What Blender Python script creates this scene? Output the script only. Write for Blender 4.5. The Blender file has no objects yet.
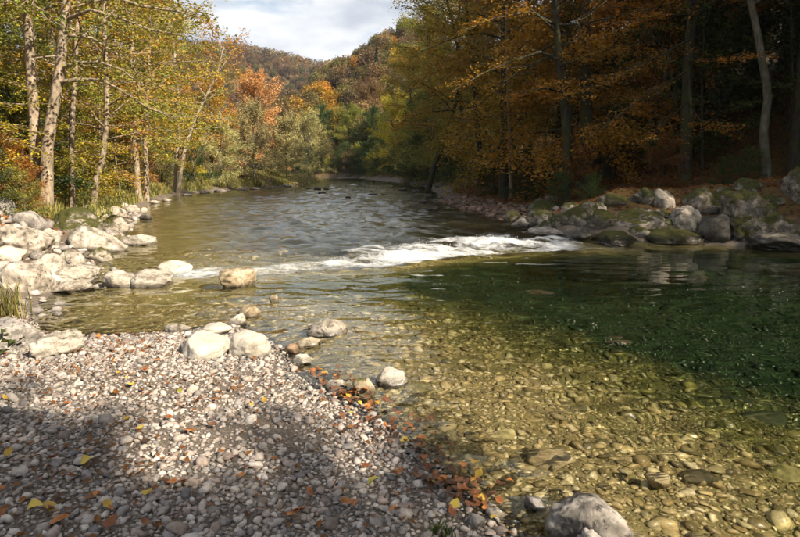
import bpy, bmesh, math
import numpy as np

# ------------------------------------------------------------------ camera, world, sun, exposure
scene = bpy.context.scene
COL = scene.collection
F_PX, CX, CY, HZ = 623.0, 400.0, 268.5, 167.0        # photograph pixels: focal length, centre, horizon row
CAM_Z = 1.75
PITCH = math.atan((CY - HZ) / F_PX)

cam_data = bpy.data.cameras.new('camera')
cam = bpy.data.objects.new('camera', cam_data)
COL.objects.link(cam)
cam_data.sensor_width = 36.0
cam_data.lens = 36.0 * F_PX / 800.0
cam_data.clip_start = 0.05
cam_data.clip_end = 3000.0
cam.location = (0, 0, CAM_Z)
cam.rotation_euler = (math.pi / 2 - PITCH, 0, 0)
scene.camera = cam

SUN_AZ, SUN_EL = math.radians(128), math.radians(37)   # azimuth clockwise from the view direction (+Y)
SUN_DIR = np.array([math.sin(SUN_AZ) * math.cos(SUN_EL), math.cos(SUN_AZ) * math.cos(SUN_EL), math.sin(SUN_EL)])

world = bpy.data.worlds.new('World')
scene.world = world
world.use_nodes = True


def nodes_of(tree):
    tree.nodes.clear()
    def N(kind, **kw):
        n = tree.nodes.new(kind)
        for k, v in kw.items():
            if k == 'inp':
                for s, val in v.items():
                    n.inputs[s].default_value = val
            else:
                setattr(n, k, v)
        return n
    def L(a, ao, b, bi):
        tree.links.new(a.outputs[ao], b.inputs[bi])
    return N, L


def ramp(N, stops, interp='LINEAR'):
    r = N('ShaderNodeValToRGB')
    cr = r.color_ramp
    cr.interpolation = interp
    while len(cr.elements) < len(stops):
        cr.elements.new(0.5)
    for e, (p, c) in zip(cr.elements, stops):
        e.position = p
        e.color = (*c, 1) if len(c) == 3 else c
    return r


def build_world():
    N, L = nodes_of(world.node_tree)
    out = N('ShaderNodeOutputWorld')
    bg = N('ShaderNodeBackground', inp={'Strength': 0.05})
    sky = N('ShaderNodeTexSky', sky_type='NISHITA')
    sky.sun_disc = False
    sky.sun_elevation = SUN_EL
    sky.sun_rotation = SUN_AZ
    sky.air_density = 1.0
    sky.dust_density = 1.2
    # a broken layer of cloud, spread evenly over the whole dome
    tc = N('ShaderNodeTexCoord')
    sep = N('ShaderNodeSeparateXYZ')
    L(tc, 'Generated', sep, 0)
    zc = N('ShaderNodeMath', operation='MAXIMUM', inp={1: 0.0})
    L(sep, 'Z', zc, 0)
    zo = N('ShaderNodeMath', operation='ADD', inp={1: 0.22})
    L(zc, 0, zo, 0)
    dx = N('ShaderNodeMath', operation='DIVIDE'); L(sep, 'X', dx, 0); L(zo, 0, dx, 1)
    dy = N('ShaderNodeMath', operation='DIVIDE'); L(sep, 'Y', dy, 0); L(zo, 0, dy, 1)
    cmb = N('ShaderNodeCombineXYZ'); L(dx, 0, cmb, 0); L(dy, 0, cmb, 1)
    n1 = N('ShaderNodeTexNoise', inp={'Scale': 1.7, 'Detail': 7.0, 'Roughness': 0.55, 'Distortion': 0.3})
    L(cmb, 0, n1, 'Vector')
    mask = ramp(N, [(0.36, (0, 0, 0)), (0.52, (1, 1, 1))])
    L(n1, 'Fac', mask, 0)
    n2 = N('ShaderNodeTexNoise', inp={'Scale': 2.6, 'Detail': 5.0, 'Roughness': 0.5})
    L(cmb, 0, n2, 'Vector')
    shade = ramp(N, [(0.34, (4.7, 5.1, 5.8)), (0.58, (8.3, 8.4, 8.6))])
    L(n2, 'Fac', shade, 0)
    mix = N('ShaderNodeMix', data_type='RGBA')
    L(mask, 'Color', mix, 0)
    L(sky, 0, mix, 6)
    L(shade, 'Color', mix, 7)
    L(mix, 2, bg, 'Color')
    L(bg, 0, out, 0)


build_world()

sun_data = bpy.data.lights.new('sun', 'SUN')
sun_data.energy = 5.0
sun_data.angle = math.radians(0.53)
sun_data.color = (1.0, 0.87, 0.69)
sun = bpy.data.objects.new('sun', sun_data)
COL.objects.link(sun)
sun.location = (20, -16, 30)
import mathutils
sun.rotation_euler = mathutils.Vector(SUN_DIR).to_track_quat('Z', 'Y').to_euler()
sun_data.cycles.is_caustics_light = True

vs = scene.view_settings
vs.view_transform = 'Standard'
vs.look = 'None'
vs.gamma = 1.0
vs.exposure = 1.42
vs.use_curve_mapping = False
scene.render.engine = 'CYCLES'
cy = scene.cycles
cy.max_bounces = 9
cy.diffuse_bounces = 2
cy.glossy_bounces = 4
cy.transmission_bounces = 6
cy.transparent_max_bounces = 8
cy.volume_bounces = 0
cy.caustics_reflective = False
cy.caustics_refractive = True
cy.sample_clamp_indirect = 4.0
cy.use_denoising = True
cy.adaptive_threshold = 0.03

# ------------------------------------------------------------------ helpers
RNG = np.random.default_rng(7)


def smooth(a, b, x):
    t = np.clip((x - a) / (b - a), 0, 1)
    return t * t * (3 - 2 * t)


_perm = np.random.default_rng(3).permutation(256)
_perm = np.concatenate([_perm, _perm, _perm])
_grad = np.random.default_rng(4).normal(size=(256, 3))
_grad /= np.linalg.norm(_grad, axis=1)[:, None]


def pnoise(p):
    p = np.asarray(p, float)
    i = np.floor(p).astype(int)
    f = p - i
    i &= 255
    u = f * f * f * (f * (f * 6 - 15) + 10)
    res = 0
    for dx in (0, 1):
        for dy in (0, 1):
            for dz in (0, 1):
                h = _perm[_perm[_perm[i[:, 0] + dx] + i[:, 1] + dy] + i[:, 2] + dz] & 255
                g = _grad[h]
                d = g[:, 0] * (f[:, 0] - dx) + g[:, 1] * (f[:, 1] - dy) + g[:, 2] * (f[:, 2] - dz)
                w = (u[:, 0] if dx else 1 - u[:, 0]) * (u[:, 1] if dy else 1 - u[:, 1]) * (u[:, 2] if dz else 1 - u[:, 2])
                res = res + w * d
    return res * 1.6


def fbm(p, oct=4, gain=0.5):
    p = np.asarray(p, float)
    a, s, r = 1.0, 1.0, 0
    for k in range(oct):
        r = r + a * pnoise(p * s + 17.3 * k)
        a *= gain
        s *= 2.03
    return r


def n2(x, y, s, seed=0.0, oct=3):
    x, y = np.broadcast_arrays(np.asarray(x, float), np.asarray(y, float))
    p = np.stack([x.ravel() * s, y.ravel() * s, np.full(x.size, seed + 0.37)], 1)
    return fbm(p, oct).reshape(x.shape)


def make_mesh(name, verts, faces, attrs=None, smooth_shade=True, colors=None):
    """verts (N,3), faces (M,k) array; attrs: {name: per-point float array}"""
    verts = np.asarray(verts, np.float32)
    flist = faces if isinstance(faces, (list, tuple)) else [faces]
    me = bpy.data.meshes.new(name)
    me.vertices.add(len(verts))
    me.vertices.foreach_set('co', verts.ravel())
    idx = np.concatenate([np.asarray(f, np.int32).ravel() for f in flist])
    counts = np.concatenate([np.full(len(f), np.asarray(f).shape[1], np.int32) for f in flist])
    starts = np.concatenate([[0], np.cumsum(counts)[:-1]]).astype(np.int32)
    me.loops.add(len(idx))
    me.loops.foreach_set('vertex_index', idx)
    me.polygons.add(len(counts))
    me.polygons.foreach_set('loop_start', starts)
    me.polygons.foreach_set('loop_total', counts)
    me.polygons.foreach_set('use_smooth', np.full(len(counts), smooth_shade))
    for k, v in (attrs or {}).items():
        a = me.attributes.new(k, 'FLOAT', 'POINT')
        a.data.foreach_set('value', np.asarray(v, np.float32))
    for k, v in (colors or {}).items():
        a = me.attributes.new(k, 'FLOAT_VECTOR', 'POINT')
        a.data.foreach_set('vector', np.asarray(v, np.float32).ravel())
    me.update()
    me.validate()
    return me


def link(name, me, mat=None, parent=None, loc=(0, 0, 0), rz=0.0, scale=(1, 1, 1), rot=None):
    o = bpy.data.objects.new(name, me)
    COL.objects.link(o)
    o.location = loc
    o.rotation_euler = rot if rot is not None else (0, 0, rz)
    o.scale = scale
    if mat is not None and me is not None:
        if len(me.materials) == 0:
            me.materials.append(mat)
        elif me.materials[0] != mat:
            o.material_slots[0].link = 'OBJECT'
            o.material_slots[0].material = mat
    if parent is not None:
        o.parent = parent
    return o


def tag(o, label=None, cat=None, group=None, kind=None):
    if label: o['label'] = label
    if cat: o['category'] = cat
    if group: o['group'] = group
    if kind: o['kind'] = kind
    return o


cp, sp = math.cos(PITCH), math.sin(PITCH)


def ray(px, py):
    u = (px - CX) / F_PX
    v = (CY - py) / F_PX
    return np.array([u, cp + v * sp, -sp + v * cp])


def at_z(px, py, z=0.0):
    d = ray(px, py)
    t = (z - CAM_Z) / d[2]
    return np.array([0, 0, CAM_Z]) + d * t


def at_y(px, py, y):
    d = ray(px, py)
    return np.array([0, 0, CAM_Z]) + d * (y / d[1])


# ------------------------------------------------------------------ river plan (world metres; +Y is up the valley)
UP = 0.15                                            # height of the water above the rapid
_l = [(520, 540), (470, 492), (432, 458), (402, 436), (352, 402), (302, 377), (283, 348), (238, 327), (200, 329), (150, 333), (80, 336), (42, 331), (30, 312), (60, 293), (95, 278), (100, 262)]
_lu = [(112, 240), (118, 226), (140, 208), (176, 195), (232, 190), (288, 187), (304, 184.5)]
LEFT = [(2.2, -9), (1.5, -4), (1.0, 0.5)] + [tuple(at_z(x, y, 0.0)[:2]) for x, y in _l] + [tuple(at_z(x, y, UP)[:2]) for x, y in _lu] + [(-12, 74), (-30, 82), (-75, 90)]
_ru = [(402, 183.6), (424, 187), (436, 193), (440, 203), (470, 212), (515, 225), (558, 234)]
_r = [(590, 241), (622, 244), (700, 244), (800, 250)]
RIGHT = [(15, -9), (15, 0), (13.2, 8), (10.6, 11.8)] + [tuple(at_z(x, y, 0.0)[:2]) for x, y in _r[::-1]] + [tuple(at_z(x, y, UP)[:2]) for x, y in _ru[::-1]] + [(-6, 88), (-28, 96), (-75, 106)]
LEFT, RIGHT = np.array(LEFT), np.array(RIGHT)
POLY = np.concatenate([LEFT, RIGHT[::-1]])
RAPID = np.array([at_z(x, y, 0.03)[:2] for x, y in [(150, 279), (205, 276), (262, 273), (330, 269), (385, 268), (450, 259), (520, 254), (575, 251), (628, 247), (680, 243)]])


def dist_line(x, y, line):
    d = np.full(x.shape, 1e9)
    for (ax, ay), (bx, by) in zip(line[:-1], line[1:]):
        ex, ey = bx - ax, by - ay
        t = np.clip(((x - ax) * ex + (y - ay) * ey) / (ex * ex + ey * ey + 1e-12), 0, 1)
        d = np.minimum(d, np.hypot(x - ax - t * ex, y - ay - t * ey))
    return d


def inside(x, y):
    r = np.zeros(x.shape, bool)
    n = len(POLY)
    for k in range(n):
        ax, ay = POLY[k]
        bx, by = POLY[(k + 1) % n]
        if ay == by:
            continue
        c = ((ay > y) != (by > y)) & (x < (bx - ax) * (y - ay) / (by - ay) + ax)
        r ^= c
    return r


def rapid_off(x, y):
    return y - np.interp(x, RAPID[:, 0], RAPID[:, 1])


def water_level(x, y):
    return UP * smooth(-0.1, 1.5, rapid_off(x, y))


def terrain(x, y):
    x, y = np.broadcast_arrays(np.asarray(x, float), np.asarray(y, float))
    sh = x.shape
    x, y = x.ravel(), y.ravel()
    dl, dr = dist_line(x, y, LEFT), dist_line(x, y, RIGHT)
    ins = inside(x, y)
    lev = water_level(x, y)
    up = smooth(-0.5, 1.0, rapid_off(x, y))
    rough = n2(x, y, 0.9, 1.0)
    fine = n2(x, y, 4.0, 2.0, 2)
    # bed
    dn = np.minimum(0.02 + 0.165 * dl + 0.022 * dl * dl, 0.05 + 0.95 * dr)
    dn = np.minimum(dn, 2.0)
    upd = np.minimum(np.minimum(0.03 + 0.12 * dl, 0.05 + 0.3 * dr), 0.5)
    # the rapid runs over a sill of stones
    sill = np.exp(-((rapid_off(x, y) - 0.3) / 0.7) ** 2)
    depth = dn * (1 - up) + upd * up
    depth = depth * (1 - 0.55 * sill * smooth(9, 4, x))
    bed = lev - depth + (0.03 * rough + 0.015 * fine) * smooth(0.1, 0.8, np.minimum(dl, dr))
    # banks
    isleft = dl < dr
    wild = smooth(6.6, 9.0, y) * smooth(-3.5, -5.5, x)            # rocky left bank beyond the gravel bar
    bar = 0.085 * dl + 0.02 * rough * smooth(0.1, 0.8, dl) + 0.008 * fine * smooth(0, 0.4, dl)
    bar = np.minimum(bar, 0.45 + 0.04 * dl)
    bankl = 0.34 * np.minimum(dl, 3.4) + 0.06 * np.maximum(dl - 3.4, 0) + 0.10 * rough * smooth(0.3, 2, dl) + 0.03 * fine * smooth(0.2, 1, dl)
    bankl = bankl + 0.16 * np.maximum(dl - 22, 0)
    lz = lev + bar * (1 - wild) + bankl * wild
    flat = smooth(16, 19, y) * smooth(36, 30, y)
    rz = (0.48 * (1 - flat) + 0.09 * flat) * np.minimum(dr, 2.4) + 0.22 * np.clip(dr - 2.4, 0, 6) + 0.43 * np.clip(dr - 8.4, 0, 64)
    side = smooth(-52, 5, x) * 0.9 + 0.1
    rz = rz * (1 + (side - 1) * smooth(60, 90, y)) + (0.09 * rough + 0.03 * fine) * smooth(0.2, 2, dr)
    rz = lev + rz
    z = np.where(ins, bed, np.where(isleft, lz, rz))
    # the wooded hill that closes the valley
    far = 57 * np.exp(-((x + 95) / 130) ** 2 - ((y - 380) / 90) ** 2) + 40 * np.exp(-((x + 260) / 120) ** 2 - ((y - 300) / 120) ** 2)
    z = np.where(ins, z, z + far * smooth(110, 260, y))
    return z.reshape(sh)


def hit(px, py, tmax=80):
    """first place where the ray through a photo pixel meets the ground or the water"""
    d = ray(px, py)
    t = np.concatenate([np.arange(1.5, 20, 0.03), np.arange(20, tmax, 0.15)])
    P = np.array([0, 0, CAM_Z])[None] + d[None] * t[:, None]
    g = terrain(P[:, 0], P[:, 1])
    ins = inside(P[:, 0], P[:, 1])
    g = np.where(ins, np.maximum(g, water_level(P[:, 0], P[:, 1])), g)
    k = np.argmax(P[:, 2] < g)
    if not (P[k, 2] < g[k]):
        k = len(t) - 1
    return P[k]


# ------------------------------------------------------------------ materials
MATS = {}


def material(name):
    m = bpy.data.materials.new(name)
    m.use_nodes = True
    N, L = nodes_of(m.node_tree)
    out = N('ShaderNodeOutputMaterial')
    MATS[name] = m
    return m, N, L, out


def leaf_mat(name, cols, transl=0.38, hue_var=0.03, val_var=0.5):
    m, N, L, out = material(name)
    at = N('ShaderNodeAttribute', attribute_name='rnd')
    oi = N('ShaderNodeObjectInfo')
    k = len(cols)
    r = ramp(N, [(i / (k - 1) if k > 1 else 0, c) for i, c in enumerate(cols)])
    L(at, 'Fac', r, 0)
    hs = N('ShaderNodeHueSaturation')
    h = N('ShaderNodeMapRange', inp={3: 0.5 - hue_var / 2, 4: 0.5 + hue_var / 2}); L(oi, 'Random', h, 0)
    L(h, 0, hs, 'Hue')
    v2 = N('ShaderNodeMath', operation='MULTIPLY', inp={1: 7.13}); L(oi, 'Random', v2, 0)
    v3 = N('ShaderNodeMath', operation='FRACT'); L(v2, 0, v3, 0)
    v = N('ShaderNodeMapRange', inp={3: 1 - val_var / 2, 4: 1 + val_var / 2}); L(v3, 0, v, 0)
    L(v, 0, hs, 'Value')
    L(r, 'Color', hs, 'Color')
    p = N('ShaderNodeBsdfPrincipled', inp={'Roughness': 0.55, 'Specular IOR Level': 0.3})
    L(hs, 0, p, 'Base Color')
    tr = N('ShaderNodeBsdfTranslucent')
    L(hs, 0, tr, 'Color')
    mx = N('ShaderNodeMixShader', inp={0: transl})
    L(p, 0, mx, 1); L(tr, 0, mx, 2)
    L(mx, 0, out, 0)
    return m


LEAF = {
    'olive': leaf_mat('leaf_olive', [(0.075, 0.105, 0.016), (0.16, 0.19, 0.028), (0.26, 0.265, 0.042), (0.34, 0.285, 0.048), (0.30, 0.17, 0.03)]),
    'gold': leaf_mat('leaf_gold', [(0.15, 0.125, 0.016), (0.28, 0.205, 0.022), (0.40, 0.26, 0.028), (0.40, 0.19, 0.018), (0.28, 0.11, 0.014)]),
    'orange': leaf_mat('leaf_orange', [(0.20, 0.09, 0.014), (0.33, 0.15, 0.02), (0.42, 0.19, 0.025), (0.36, 0.13, 0.02), (0.25, 0.075, 0.015)]),
    'rust': leaf_mat('leaf_rust', [(0.11, 0.05, 0.014), (0.21, 0.085, 0.018), (0.28, 0.11, 0.02), (0.20, 0.065, 0.015)]),
    'pink': leaf_mat('leaf_pink', [(0.40, 0.22, 0.07), (0.52, 0.31, 0.10), (0.60, 0.38, 0.13), (0.52, 0.27, 0.09)], transl=0.3, val_var=0.0),
    'willow': leaf_mat('leaf_willow', [(0.17, 0.17, 0.06), (0.27, 0.25, 0.10), (0.37, 0.33, 0.14), (0.42, 0.35, 0.13)]),
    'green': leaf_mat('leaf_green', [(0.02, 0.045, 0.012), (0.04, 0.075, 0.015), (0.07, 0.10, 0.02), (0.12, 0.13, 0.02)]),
    'brown': leaf_mat('leaf_brown', [(0.07, 0.05, 0.025), (0.13, 0.09, 0.04), (0.18, 0.12, 0.05), (0.16, 0.08, 0.03)], val_var=0.6),
    'yellow': leaf_mat('leaf_yellow', [(0.14, 0.13, 0.015), (0.34, 0.27, 0.02), (0.42, 0.33, 0.025), (0.32, 0.19, 0.02)]),
    'conifer': leaf_mat('leaf_conifer', [(0.012, 0.028, 0.018), (0.02, 0.042, 0.024), (0.03, 0.055, 0.028)], transl=0.15),
    'hill_olive': leaf_mat('leaf_hill_olive', [(0.07, 0.075, 0.022), (0.12, 0.11, 0.03), (0.16, 0.13, 0.035), (0.14, 0.09, 0.03)], hue_var=0.05),
    'hill_rust': leaf_mat('leaf_hill_rust', [(0.12, 0.07, 0.032), (0.18, 0.105, 0.048), (0.22, 0.13, 0.056), (0.17, 0.09, 0.042)], hue_var=0.04),
    'grass': leaf_mat('leaf_grass', [(0.07, 0.09, 0.02), (0.16, 0.17, 0.035), (0.28, 0.24, 0.07), (0.34, 0.27, 0.11)], transl=0.3),
}


def bark_mat(name, c0, c1, c2, moss=0.0):
    m, N, L, out = material(name)
    tc = N('ShaderNodeTexCoord')
    mp = N('ShaderNodeMapping', inp={'Scale': (1, 1, 0.28)})
    L(tc, 'Object', mp, 0)
    a = N('ShaderNodeTexNoise', inp={'Scale': 14.0, 'Detail': 6.0, 'Roughness': 0.65})
    L(mp, 0, a, 'Vector')
    r = ramp(N, [(0.3, c0), (0.52, c1), (0.72, c2)])
    L(a, 'Fac', r, 0)
    b = N('ShaderNodeTexNoise', inp={'Scale': 2.2, 'Detail': 4.0})
    L(tc, 'Object', b, 'Vector')
    mr = ramp(N, [(0.52 - 0.2 * moss, (0, 0, 0)), (0.66, (moss, moss, moss))])
    L(b, 'Fac', mr, 0)
    mx = N('ShaderNodeMix', data_type='RGBA', inp={7: (0.05, 0.06, 0.015, 1)})
    L(mr, 'Color', mx, 0); L(r, 'Color', mx, 6)
    p = N('ShaderNodeBsdfPrincipled', inp={'Roughness': 0.85, 'Specular IOR Level': 0.2})
    L(mx, 2, p, 'Base Color')
    bu = N('ShaderNodeBump', inp={'Strength': 0.6, 'Distance': 0.02})
    L(a, 'Fac', bu, 'Height'); L(bu, 0, p, 'Normal')
    L(p, 0, out, 0)
    return m


BARK = {
    'pale': bark_mat('bark_pale', (0.09, 0.065, 0.045), (0.27, 0.21, 0.15), (0.42, 0.35, 0.27), 0.3),
    'grey': bark_mat('bark_grey', (0.05, 0.045, 0.035), (0.13, 0.115, 0.09), (0.22, 0.2, 0.165), 0.6),
    'dark': bark_mat('bark_dark', (0.015, 0.012, 0.009), (0.04, 0.032, 0.024), (0.075, 0.06, 0.045), 0.7),
    'bare': bark_mat('bark_bare', (0.18, 0.14, 0.10), (0.32, 0.27, 0.21), (0.45, 0.40, 0.32), 0.0),
}


def depth_tint(N, L, geo, src, sock):
    """greens and darkens the colour with depth, in place of light lost in deep water"""
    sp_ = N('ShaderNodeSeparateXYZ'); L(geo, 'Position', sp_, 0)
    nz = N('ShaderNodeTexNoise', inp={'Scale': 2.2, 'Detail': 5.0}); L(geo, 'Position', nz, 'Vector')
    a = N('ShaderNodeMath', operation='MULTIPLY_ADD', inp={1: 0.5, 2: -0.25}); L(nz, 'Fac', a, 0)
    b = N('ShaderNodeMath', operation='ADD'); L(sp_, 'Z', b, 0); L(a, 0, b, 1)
    r = N('ShaderNodeMapRange', inp={1: -0.35, 2: -0.95, 3: 0.0, 4: 1.0}); L(b, 0, r, 0)  # absorption by deep water, painted into the bed colour by height
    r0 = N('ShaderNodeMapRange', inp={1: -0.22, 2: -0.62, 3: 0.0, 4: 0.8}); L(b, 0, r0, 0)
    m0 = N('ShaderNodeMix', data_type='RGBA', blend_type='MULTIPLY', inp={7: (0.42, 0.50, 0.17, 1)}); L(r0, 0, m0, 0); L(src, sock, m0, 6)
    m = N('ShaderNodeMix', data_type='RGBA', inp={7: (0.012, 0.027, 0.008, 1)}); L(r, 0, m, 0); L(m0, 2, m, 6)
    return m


def rock_mat(name, c0, c1, c2, moss=0.0, mosscol=(0.055, 0.062, 0.012), wet=1.0, spots=0.7):
    m, N, L, out = material(name)
    tc = N('ShaderNodeTexCoord')
    oi = N('ShaderNodeObjectInfo')
    geo = N('ShaderNodeNewGeometry')
    add = N('ShaderNodeVectorMath', operation='ADD')
    sc = N('ShaderNodeVectorMath', operation='SCALE', inp={3: 40.0})
    cmb = N('ShaderNodeCombineXYZ'); L(oi, 'Random', cmb, 0); L(oi, 'Random', cmb, 2)
    L(cmb, 0, sc, 0); L(geo, 'Position', add, 0); L(sc, 0, add, 1)
    a = N('ShaderNodeTexNoise', inp={'Scale': 5.0, 'Detail': 9.0, 'Roughness': 0.62, 'Distortion': 0.4}); L(add, 0, a, 'Vector')
    r = ramp(N, [(0.34, c0), (0.48, c1), (0.66, c2)]); L(a, 'Fac', r, 0)
    # dark pits and lichen specks
    b = N('ShaderNodeTexNoise', inp={'Scale': 17.0, 'Detail': 5.0, 'Roughness': 0.7}); L(add, 0, b, 'Vector')
    br = ramp(N, [(0.33, (1 - spots,) * 3), (0.45, (1, 1, 1))]); L(b, 'Fac', br, 0)
    mul = N('ShaderNodeMix', data_type='RGBA', blend_type='MULTIPLY', inp={0: 1.0}); L(r, 'Color', mul, 6); L(br, 'Color', mul, 7)
    cr = N('ShaderNodeTexVoronoi', feature='DISTANCE_TO_EDGE', inp={'Scale': 2.3}); 
    wv = N('ShaderNodeMix', data_type='RGBA', inp={0: 0.25}); L(add, 0, wv, 6); L(a, 'Color', wv, 7); L(wv, 2, cr, 'Vector')
    crr = ramp(N, [(0.0, (0.42, 0.40, 0.38)), (0.018, (1, 1, 1))]); L(cr, 'Distance', crr, 0)
    mul2 = N('ShaderNodeMix', data_type='RGBA', blend_type='MULTIPLY', inp={0: 0.7}); L(mul, 2, mul2, 6); L(crr, 'Color', mul2, 7)
    # moss on the upward faces
    sep = N('ShaderNodeSeparateXYZ'); L(geo, 'Normal', sep, 0)
    mn = N('ShaderNodeTexNoise', inp={'Scale': 2.6, 'Detail': 6.0, 'Roughness': 0.65}); L(add, 0, mn, 'Vector')
    s1 = N('ShaderNodeMath', operation='MULTIPLY_ADD', inp={1: 0.30, 2: -0.10}); L(sep, 'Z', s1, 0)
    s2 = N('ShaderNodeMath', operation='ADD'); L(s1, 0, s2, 0); L(mn, 'Fac', s2, 1)
    t0 = 0.92 - 0.5 * moss
    mr = ramp(N, [(max(t0 - 0.05, 0), (0, 0, 0)), (min(t0 + 0.06, 1), (1, 1, 1) if moss > 0 else (0, 0, 0))]); L(s2, 0, mr, 0)
    mcol = ramp(N, [(0.3, tuple(0.5 * c for c in mosscol)), (0.6, mosscol), (0.75, (mosscol[0] * 2.3, mosscol[1] * 1.9, mosscol[2] * 1.6))]); L(b, 'Fac', mcol, 0)
    mm = N('ShaderNodeMix', data_type='RGBA'); L(mr, 'Color', mm, 0); L(mul2, 2, mm, 6); L(mcol, 'Color', mm, 7)
    # splashed and wetted foot of the stone
    sp_ = N('ShaderNodeSeparateXYZ'); L(geo, 'Position', sp_, 0)
    wn = N('ShaderNodeMath', operation='MULTIPLY_ADD', inp={1: -0.09, 2: 0.045}); L(a, 'Fac', wn, 0)
    lv = N('ShaderNodeMath', operation='GREATER_THAN', inp={1: 11.6}); L(sp_, 'Y', lv, 0)
    lv2 = N('ShaderNodeMath', operation='MULTIPLY', inp={1: -UP}); L(lv, 0, lv2, 0)
    zz = N('ShaderNodeMath', operation='ADD'); L(sp_, 'Z', zz, 0); L(wn, 0, zz, 1)
    zz2 = N('ShaderNodeMath', operation='ADD'); L(zz, 0, zz2, 0); L(lv2, 0, zz2, 1)
    wr = N('ShaderNodeMapRange', inp={1: 0.03, 2: 0.075, 3: 0.4 if wet else 1.0, 4: 1.0}); L(zz2, 0, wr, 0)
    wm = N('ShaderNodeMix', data_type='RGBA', blend_type='MULTIPLY', inp={0: 1.0}); L(mm, 2, wm, 6)
    cw = N('ShaderNodeCombineColor')
    for i in range(3): L(wr, 0, cw, i)
    L(cw, 0, wm, 7)
    rr = N('ShaderNodeMapRange', inp={1: 0.4, 2: 1.0, 3: 0.3, 4: 0.8}); L(wr, 0, rr, 0)
    p = N('ShaderNodeBsdfPrincipled', inp={'Specular IOR Level': 0.3})
    if not wet: wm = depth_tint(N, L, geo, mul2, 2)
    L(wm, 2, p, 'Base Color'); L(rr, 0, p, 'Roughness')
    bu = N('ShaderNodeBump', inp={'Strength': 0.55, 'Distance': 0.03}); L(a, 'Fac', bu, 'Height')
    bu2 = N('ShaderNodeBump', inp={'Strength': 0.5, 'Distance': 0.012}); L(b, 'Fac', bu2, 'Height'); L(bu, 0, bu2, 'Normal')
    mf = N('ShaderNodeTexNoise', inp={'Scale': 70.0, 'Detail': 4.0, 'Roughness': 0.7}); L(add, 0, mf, 'Vector')
    mh = N('ShaderNodeMath', operation='ADD', inp={1: 0.8}); L(mf, 'Fac', mh, 0)
    mh2 = N('ShaderNodeMath', operation='MULTIPLY'); L(mh, 0, mh2, 0); L(mr, 'Color', mh2, 1)
    bu3 = N('ShaderNodeBump', inp={'Strength': 0.9, 'Distance': 0.03}); L(mh2, 0, bu3, 'Height'); L(bu2, 0, bu3, 'Normal')
    L(bu3, 0, p, 'Normal')
    L(p, 0, out, 0)
    return m


ROCK = {
    'pale': rock_mat('rock_pale', (0.12, 0.101, 0.075), (0.27, 0.239, 0.195), (0.389, 0.351, 0.299), 0.16, (0.08, 0.08, 0.02), spots=0.75),
    'smooth': rock_mat('rock_smooth', (0.239, 0.217, 0.172), (0.345, 0.314, 0.262), (0.419, 0.389, 0.329), 0.12, (0.12, 0.12, 0.05), spots=0.3),
    'grey': rock_mat('rock_grey', (0.11, 0.10, 0.09), (0.22, 0.20, 0.18), (0.36, 0.33, 0.29), 0.05),
    'mottled': rock_mat('rock_mottled', (0.069, 0.058, 0.043), (0.249, 0.215, 0.172), (0.413, 0.37, 0.31), 0.22, (0.07, 0.07, 0.016), spots=0.85),
    'mossy': rock_mat('rock_mossy', (0.069, 0.06, 0.047), (0.172, 0.15, 0.12), (0.344, 0.301, 0.241), 0.92, (0.06, 0.062, 0.011)),
    'halfmoss': rock_mat('rock_halfmoss', (0.086, 0.073, 0.056), (0.258, 0.224, 0.181), (0.43, 0.378, 0.31), 0.72, (0.075, 0.072, 0.012)),
    'ochre': rock_mat('rock_ochre', (0.103, 0.077, 0.043), (0.232, 0.181, 0.112), (0.378, 0.327, 0.241), 0.35, (0.08, 0.08, 0.01)),
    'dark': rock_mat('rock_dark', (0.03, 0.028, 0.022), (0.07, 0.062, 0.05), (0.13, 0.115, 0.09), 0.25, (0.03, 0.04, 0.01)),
    'brown': rock_mat('rock_brown', (0.10, 0.06, 0.035), (0.20, 0.13, 0.08), (0.3, 0.21, 0.14), 0.1),
    'streaked': rock_mat('rock_streaked', (0.03, 0.026, 0.021), (0.11, 0.098, 0.082), (0.28, 0.255, 0.225), 0.1, spots=0.9),
    'darkmoss': rock_mat('rock_darkmoss', (0.04, 0.034, 0.025), (0.11, 0.093, 0.07), (0.30, 0.26, 0.21), 0.82, (0.07, 0.068, 0.012), spots=0.8),  # darker, mossier counterpart of mottled for the right bank
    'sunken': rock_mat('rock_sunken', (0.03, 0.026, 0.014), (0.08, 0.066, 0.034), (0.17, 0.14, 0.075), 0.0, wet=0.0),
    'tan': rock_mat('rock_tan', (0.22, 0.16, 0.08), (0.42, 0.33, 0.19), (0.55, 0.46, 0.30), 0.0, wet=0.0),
    'drowned': rock_mat('rock_drowned', (0.15, 0.13, 0.05), (0.34, 0.28, 0.13), (0.48, 0.42, 0.24), 0.0, wet=0.0),
}


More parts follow.
